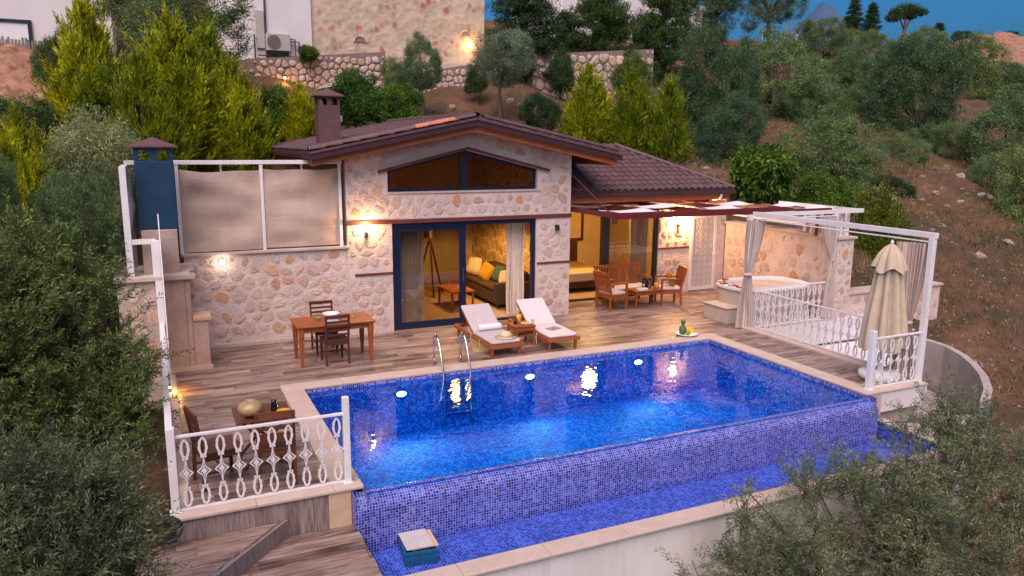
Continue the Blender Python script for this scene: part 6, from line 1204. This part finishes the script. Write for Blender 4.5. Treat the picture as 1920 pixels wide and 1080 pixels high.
for (k, x0, y0, x1, y1, Y, l) in (
    ('olive', 190, -60, 485, 150, 25, 'big dark round olive at the top behind the golden cypresses'), ('dark', 62, 68, 146, 175, 23, 'dark green shrub left of the tallest cypress'), ('silver', 60, 215, 310, 500, 16, 'silvery olive left of the blue hood'), ('olive', 80, 330, 245, 560, 14.2, 'dark shaded olive below the silvery one at left'), ('dark', -40, 185, 110, 300, 19, 'dark shrub behind the orange lamp at far left'), ('olive', -90, 290, 60, 470, 13.5, 'olive at the left edge above the near tree'),
    ('shrub', 485, 155, 560, 300, 22.5, 'leafy green shrub between cypress and chimney'), ('shrub', 618, 138, 725, 240, 22.5, 'bright green shrub behind the roof chimney'), ('shrub', 690, 165, 790, 245, 22, 'green shrub behind the ridge left of the olives'), ('olive', 740, 72, 846, 200, 25.5, 'tall narrow olive in front of the upper stone facade'), ('olive', 715, 115, 775, 195, 26, 'small olive left of the tall narrow one'), ('silver', 872, 66, 1005, 205, 25, 'greyish olive with visible trunk above the ridge'), ('dark', 872, 118, 925, 180, 27.5, 'dark ivy clump on the short rubble wall'), ('dark', 975, 180, 1060, 262, 23, 'dark shrub peeping over the right roof slope'),
    ('pine', 900, -60, 1065, 165, 29.8, 'dark pine left of the white hill house'), ('pine', 1055, -110, 1200, 150, 30.5, 'dark pine in front of the hill house, middle'), ('pine', 1170, -120, 1310, 165, 30.0, 'dark pine in front of the hill house, right'), ('pine', 1010, 30, 1110, 170, 31, 'smaller dark pine between the two big ones'), ('dark', 1020, 90, 1075, 180, 28.3, 'hanging dark climber on the wall under the pines'), ('dark', 1140, 110, 1215, 220, 27.5, 'dark shrub before the rubble wall under the pines'), ('olive', 1215, 150, 1300, 260, 26, 'olive behind the rightmost golden cypress'),
    ('olive', 1262, 75, 1420, 330, 24, 'tall olive right of the cypresses with thin crown'), ('olive', 1330, 70, 1560, 290, 27, 'wide olive below the site sign'), ('olive', 1270, -70, 1400, 85, 34, 'olive at the top beside the hill house'), ('olive', 1385, -50, 1500, 75, 36, 'dark olive at the top left of the poles'), ('olive', 1490, 48, 1590, 150, 38, 'olive right of the site sign'), ('olive', 1415, 215, 1608, 420, 19.5, 'rounded silvery green olive right of the wing roof'), ('olive', 1280, 190, 1420, 370, 21.5, 'shaded olive just beyond the wing roof corner'), ('bright', 1362, 268, 1490, 420, 18.0, 'light green broad leaved tree beside the wing roof'),
    ('olive', 1618, 88, 1796, 320, 25, 'large round olive on the open slope at right'), ('olive', 1560, 100, 1680, 240, 30, 'olive behind the large round one'), ('olive', 1700, 80, 1860, 240, 33, 'dark olive behind the large round one, right side'), ('olive', 1785, 185, 1960, 405, 21, 'olive at the right edge below the skyline'), ('olive', 1835, 285, 2010, 560, 16.5, 'big olive cut by the right picture edge'), ('olive', 1560, 62, 1665, 160, 38, 'small olive below the ridge line at right'), ('olive', 1640, 60, 1760, 150, 42, 'olive low on the ridge under the umbrella pine'), ('olive', 1840, 125, 1960, 230, 34, 'dark olive at the right edge under the red mound'), ('dark', 1745, 100, 1850, 190, 40, 'dark shrub at the foot of the red mound'), ('olive', 1470, 120, 1600, 260, 31, 'olive under the site sign, right of the wide one'), ('dark', 1520, 190, 1600, 290, 25, 'shrub between the silvery olive and the slope'),
    ('olive', 1720, 240, 1830, 370, 23, 'young olive on the open slope near the stone row'), ('dark', 1640, 330, 1720, 400, 19, 'low dark shrub on the slope above the hedge'), ('olive', 1860, 420, 2040, 640, 14.5, 'olive at the right edge halfway down the slope'), ('dark', 1780, 400, 1850, 450, 18, 'low dark shrub on the dry slope at right'), ('shrub', 1650, 420, 1720, 490, 15.5, 'small green shrub on the slope right of the hedge'),
    ('olive', 1640, 250, 1740, 360, 21.5, 'low olive on the slope above the hedge'), ('olive', 1480, 265, 1640, 400, 20.5, 'olive squeezed between the silvery one and the open slope'), ('olive', 1790, 300, 1900, 430, 19, 'olive on the slope left of the big one at the edge'), ('olive', 1660, 150, 1760, 260, 29, 'darker olive tucked behind the large round one'),
    ('olive', 1545, 175, 1650, 300, 27, 'olive filling the gap left of the large round one'), ('olive', 1440, 150, 1560, 290, 25.5, 'olive between the wide one and the silvery one'), ('olive', 1590, 130, 1690, 225, 34, 'small olive above the gap on the slope'), ('dark', 1380, 300, 1450, 400, 19.5, 'dark shrub behind the light green tree'), ('olive', 1860, 170, 1960, 270, 27, 'olive above the right edge one, partly cut off'),
    ('hedge', 1570, 360, 1680, 560, 15.5, 'yellow green hedge behind the stone pillar'), ('hedge', 1605, 400, 1700, 580, 14.5, 'yellow green hedge bush above the low wall'), ('shrub', 1480, 330, 1600, 430, 17.5, 'green shrub behind the white cabana beams'), ('shrub', 562, 88, 600, 118, 28.2, 'small round clipped bush before the upper white wall')): plant(k, x0, y0, x1, y1, Y, l, O_ if k == 'olive' else None)
for i, (x0, y0, x1, y1, Y) in enumerate(((1578, 2, 1618, 62, 60), (1612, 10, 1650, 70, 58), (1570, 34, 1600, 70, 62), (1740, 45, 1775, 80, 62), (1498, 40, 1530, 75, 60))): plant('pine', x0, y0, x1, y1+6, Y, ['slim pine on the skyline right of the mountain', 'second skyline pine right of the mountain', 'skyline pine against the mountain foot', 'small skyline pine right of the umbrella pine', 'skyline pine under the mountain peak'][i], 'pines on the skyline')
for i, (x0, y0, x1, y1, Y) in enumerate(((1785, 60, 1825, 82, 62), (1855, 62, 1915, 80, 64))): plant('dark', x0, y0, x1, y1, Y, ['low dark shrub on the skyline left of the red mound', 'low dark shrub on top of the red mound'][i], 'skyline shrubs')
# umbrella pine
b = at(1692, 84, 56); k = dep(b)/1433.96; up_ = thing('umbrella_pine', 'umbrella pine with a flat crown standing alone on the skyline', 'tree', b); g = np.random.default_rng(9); P = []
for (dx, dz, rx, rz_) in ((-18, 56, 19, 7), (5, 64, 24, 8), (30, 60, 22, 6), (-30, 46, 15, 5), (12, 52, 12, 4)):
    m = 360; q = g.normal(size=(m, 3)); q = unit(q)*g.random(m)[:, None]**.4; c2 = np.array([dx*k, 0, dz*k]) + q*np.array([rx*k, rx*k*.8, rz_*k]); c3 = np.repeat(c2, 5, 0) + g.normal(size=(m*5, 3))*.12; P.append(leafquads(c3, unit(g.normal(size=(m*5, 3))+np.array([0,0,.6])), np.full(m*5, .2), np.full(m*5, .06), g))
inst('crown', quads('crown', np.concatenate(P), 'leaf_pine'), up_); MB().tube([(0,0,-1.5), (-.1,0,14*k), (.15,0,26*k), (.05,0,56*k)], [.2,.17,.14,.08], 8).tube([(.15,0,26*k), (20*k,0,55*k)], [.09,.05], 6).tube([(.0,0,28*k), (-18*k,0,52*k)], [.09,.05], 6).build('trunk', 'bark_red', up_, True)

# near olive trees in full leaf: shoots carrying paired narrow leaves
def near_olive(name, label, base, lob_px, n_sh, seed, mt='leaf_olive_near', L=.07, W=.0155, tr_to=3):
    g = np.random.default_rng(seed); base = Vector(base); t = thing(name, label, 'tree', base, 0, 'olive trees close to the camera'); lob = []
    for (px, py, r, Y) in lob_px: p = at(px, py, Y); lob.append((*(p-base), r*dep(p)/1433.96))
    # back side of the crown, away from the camera
    for q in list(lob)[::2]: v = Vector((q[0], q[1], q[2])); away = (base + v - Vector((0, 0, CAMZ))); away.z = 0; away.normalize(); v2 = v + away*q[3]*1.2; lob.append((v2.x, v2.y, v2.z-.1, q[3]*.85))
    p, d = lobes_points(g, lob, n_sh, .45); m = len(p); nt_ = 9                                  # shoots, each with side twigs
    sh = unit(d + g.normal(size=(m, 3))*.45 + np.array([0, 0, .35])); SL_ = g.uniform(.22, .55, m); I = np.repeat(np.arange(m), nt_); u = np.tile(np.linspace(.0, 1, nt_), m)
    tb_ = p[I] + sh[I]*((u-.45)*SL_[I])[:, None]; ax = unit(sh[I] + g.normal(size=(m*nt_, 3))*(.62*(1.15-u))[:, None]); M_ = m*nt_; Lt = g.uniform(.10, .24, M_); per = 12; J = np.repeat(np.arange(M_), per); w_ = np.tile(np.linspace(.08, 1, per), M_)
    bp = tb_[J] + ax[J]*(Lt[J]*w_)[:, None]; sd_v = unit(np.cross(ax, g.normal(size=(M_, 3)))); s2 = np.cross(ax, sd_v); ph = np.tile(np.arange(per), M_); side = np.where(((ph//2) % 2 == 0)[:, None], sd_v[J], s2[J])*np.where(ph % 2 == 0, 1, -1)[:, None]
    n = M_*per; ld = unit(ax[J]*.8 + side*.7 + g.normal(size=(n, 3))*.18); inst('crown', quads('crown', leafquads(bp, ld, L*g.uniform(.6, 1.2, n), W*g.uniform(.75, 1.2, n), g), mt), t)
    st_ = unit(np.cross(sh, g.normal(size=(m, 3))))*.0045; e = p + sh*(SL_*.55)[:, None]; b0 = p - sh*(SL_*.9)[:, None]; inst('twigs', quads('twigs', np.stack([b0-st_*1.6, e-st_*.4, e+st_*.4, b0+st_*1.6], 1).reshape(-1, 3), 'bark'), t)
    a = MB(); P = [(0, 0, -1.0), (.04, .05, 0), (.1, .05, .6), (0, .1, 1.0)]; a.tube(P, [.14, .12, .10, .08], 8); tp = Vector(P[-1]); rgt = random.Random(seed)
    for l in lob: e_ = Vector(l[:3]); a.tube([tp, tp*.45+e_*.55+Vector((rgt.uniform(-.15,.15), rgt.uniform(-.15,.15), rgt.uniform(-.1,.2))), e_], [.045, .026, .008], 6)
    a.build('trunk', 'bark', t, True); return n
near_olive('near_olive_tree', 'large near olive tree at the left in front of the barbecue', (-1.5, 10.2, -1.2), [(10,500,75,10.2),(90,510,60,10.2),(150,560,58,10.1),(205,620,48,10),(60,620,85,9.8),(145,650,70,9.8),(225,690,38,9.7),(30,720,90,9.6),(130,740,72,9.5),(205,750,55,9.5),(262,700,20,9.4),(270,660,16,9.5),(80,820,75,9.4),(180,820,55,9.3),(235,810,40,9.3),(-70,580,110,9.9),(-60,760,110,9.6),(40,460,36,10.2),(240,770,32,9.3)], 1050, 31)
near_olive('near_olive_tree', 'nearest olive tree filling the lower left corner', (-.85, 6.0, -2.2), [(30,930,65,6.1),(110,925,58,6.1),(175,950,50,6),(220,985,42,6),(80,1010,80,5.9),(165,1030,65,5.8),(225,1060,42,5.8),(30,1070,85,5.8),(130,1090,80,5.7),(210,1110,55,5.7),(140,880,28,6.1),(185,905,22,6.1),(-60,980,90,5.9),(60,1150,90,5.7)], 760, 37, 'leaf_olive_blue', L=.052, W=.0108)
near_olive('near_olive_tree', 'near olive tree filling the lower right corner', (7.9, 5.6, -3.4), [(1530,920,46,6.1),(1590,895,42,6.1),(1660,930,62,5.9),(1710,860,55,6),(1770,790,46,6.1),(1815,800,40,6.1),(1800,880,68,5.9),(1885,910,80,5.8),(1720,990,75,5.7),(1600,1000,64,5.8),(1510,1020,55,5.8),(1440,1050,52,5.8),(1375,1070,46,5.8),(1320,1090,34,5.8),(1400,970,26,6),(1405,925,16,6),(1650,1060,85,5.6),(1800,1030,90,5.6),(1900,1050,95,5.6),(1540,1090,75,5.6),(1700,790,18,6.2),(1850,850,36,6),(1440,1110,55,5.7)], 900, 41, 'leaf_olive_grey', L=.06, W=.0125)

# ================================================================== rocks and dry grass on the slopes
def rockmesh(seed):
    g = random.Random(seed); bm = bmesh.new(); bmesh.ops.create_icosphere(bm, subdivisions=2, radius=1)
    for v in bm.verts: n_ = v.co.normalized(); k = 1 + .28*math.sin(3*n_.x+seed)*math.cos(2.5*n_.y+seed*2) + g.uniform(-.12, .12); v.co = Vector((n_.x*k, n_.y*k*.85, n_.z*k*.6))
    me = bpy.data.meshes.new('rock'); bm.to_mesh(me); bm.free(); me.materials.append(M['rock']); return me
RM = [rockmesh(i) for i in range(6)]; rk = random.Random(12)
def rocks(n, fx, fy, s0, s1, label, group):
    for i in range(n):
        x, y = fx(), fy(); s = rk.uniform(s0, s1)**1.0; o = inst('rock', rk.choice(RM), None, (x, y, terrain(x, y)+s*.02), (rk.uniform(-.3,.3), rk.uniform(-.3,.3), rk.uniform(0,6)), (s, s, s)); tag(o, label, 'rock', group)
rocks(45, lambda: rk.uniform(15.5, 31), lambda: rk.uniform(12.5, 26), .05, .2, 'pale limestone rock on the dry slope right of the villa', 'rocks on the right slope')
rocks(34, lambda: rk.gauss(23.5, 1.8), lambda: rk.gauss(18.5, .4), .07, .19, 'pale rock in the tumbled stone row on the right slope', 'tumbled stone row')
rocks(55, lambda: rk.uniform(7, 17), lambda: rk.uniform(22.5, 27.5), .06, .24, 'pale rock on the bare ground behind the villa roof', 'rocks behind the roof'); rocks(22, lambda: rk.uniform(-5, 0), lambda: rk.uniform(22, 28), .12, .5, 'rough rock on the bank below the upper left house', 'rocks at upper left')
g = np.random.default_rng(77)
def scatter(n, x0, x1, y0, y1): return np.stack([g.uniform(x0, x1, n), g.uniform(y0, y1, n)], 1)
xy = np.concatenate([scatter(8500, 14.5, 30, 8, 25), scatter(1500, 5, 18, 22, 28), scatter(900, 26, 48, 20, 36)]); xy = xy[(np.sin(xy[:, 0]*1.1)+np.cos(xy[:, 1]*1.3+xy[:, 0]*.4)+g.normal(size=len(xy))*.7) > -.1]
xy = xy[~((xy[:, 0] < 16.2) & (xy[:, 1] < 12.9) & (xy[:, 0] > 10))]
bz = np.array([terrain(x, y)-.03 for x, y in xy]); per = 9; B = np.repeat(np.column_stack([xy, bz]), per, 0) + g.normal(size=(len(xy)*per, 3))*np.array([.07, .07, 0]); D = unit(np.array([0, 0, 1.]) + g.normal(size=B.shape)*.4); o = inst('dry_grass', quads('dry_grass', leafquads(B, D, g.uniform(.1, .32, len(B)), np.full(len(B), .013), g, .3), 'dry_grass')); tag(o, 'dry tufted grass over the slopes', 'grass', kind='stuff')
wxy = scatter(2600, 14.5, 34, 8, 27); wxy = wxy[~((wxy[:, 0] < 16.2) & (wxy[:, 1] < 12.9))]; wxy = wxy[(np.sin(wxy[:, 0]*.8+1)+np.cos(wxy[:, 1]*.9)+g.normal(size=len(wxy))*.6) > .2]; wz = np.array([terrain(x, y) for x, y in wxy]); B = np.repeat(np.column_stack([wxy, wz]), 14, 0) + g.normal(size=(len(wxy)*14, 3))*np.array([.12, .12, .03]); o = inst('low_weeds', quads('low_weeds', leafquads(B, unit(np.array([0, 0, .7]) + g.normal(size=B.shape)*.7), g.uniform(.05, .13, len(B)), np.full(len(B), .028), g), 'leaf_dark')); tag(o, 'low green weeds among the grass on the right slope', 'weeds', kind='stuff')
pb = g.uniform(size=(2600, 2))*np.array([18, 18]) + np.array([14.5, 8.5]); pb = pb[~((pb[:, 0] < 16.2) & (pb[:, 1] < 12.9))]; V = []; Fc = []
for (x, y) in pb:
    s = g.uniform(.015, .06); z = terrain(x, y); b0 = len(V); V += [(x-s,y,z),(x,y-s,z),(x+s,y,z),(x,y+s,z),(x+g.uniform(-s,s)*.4,y,z+s*.9)]; Fc += [(b0,b0+1,b0+4),(b0+1,b0+2,b0+4),(b0+2,b0+3,b0+4),(b0+3,b0,b0+4)]
o = MB().add(V, Fc).build('pebbles', 'rock'); tag(o, 'small pale pebbles scattered on the right slope', 'pebbles', kind='stuff')
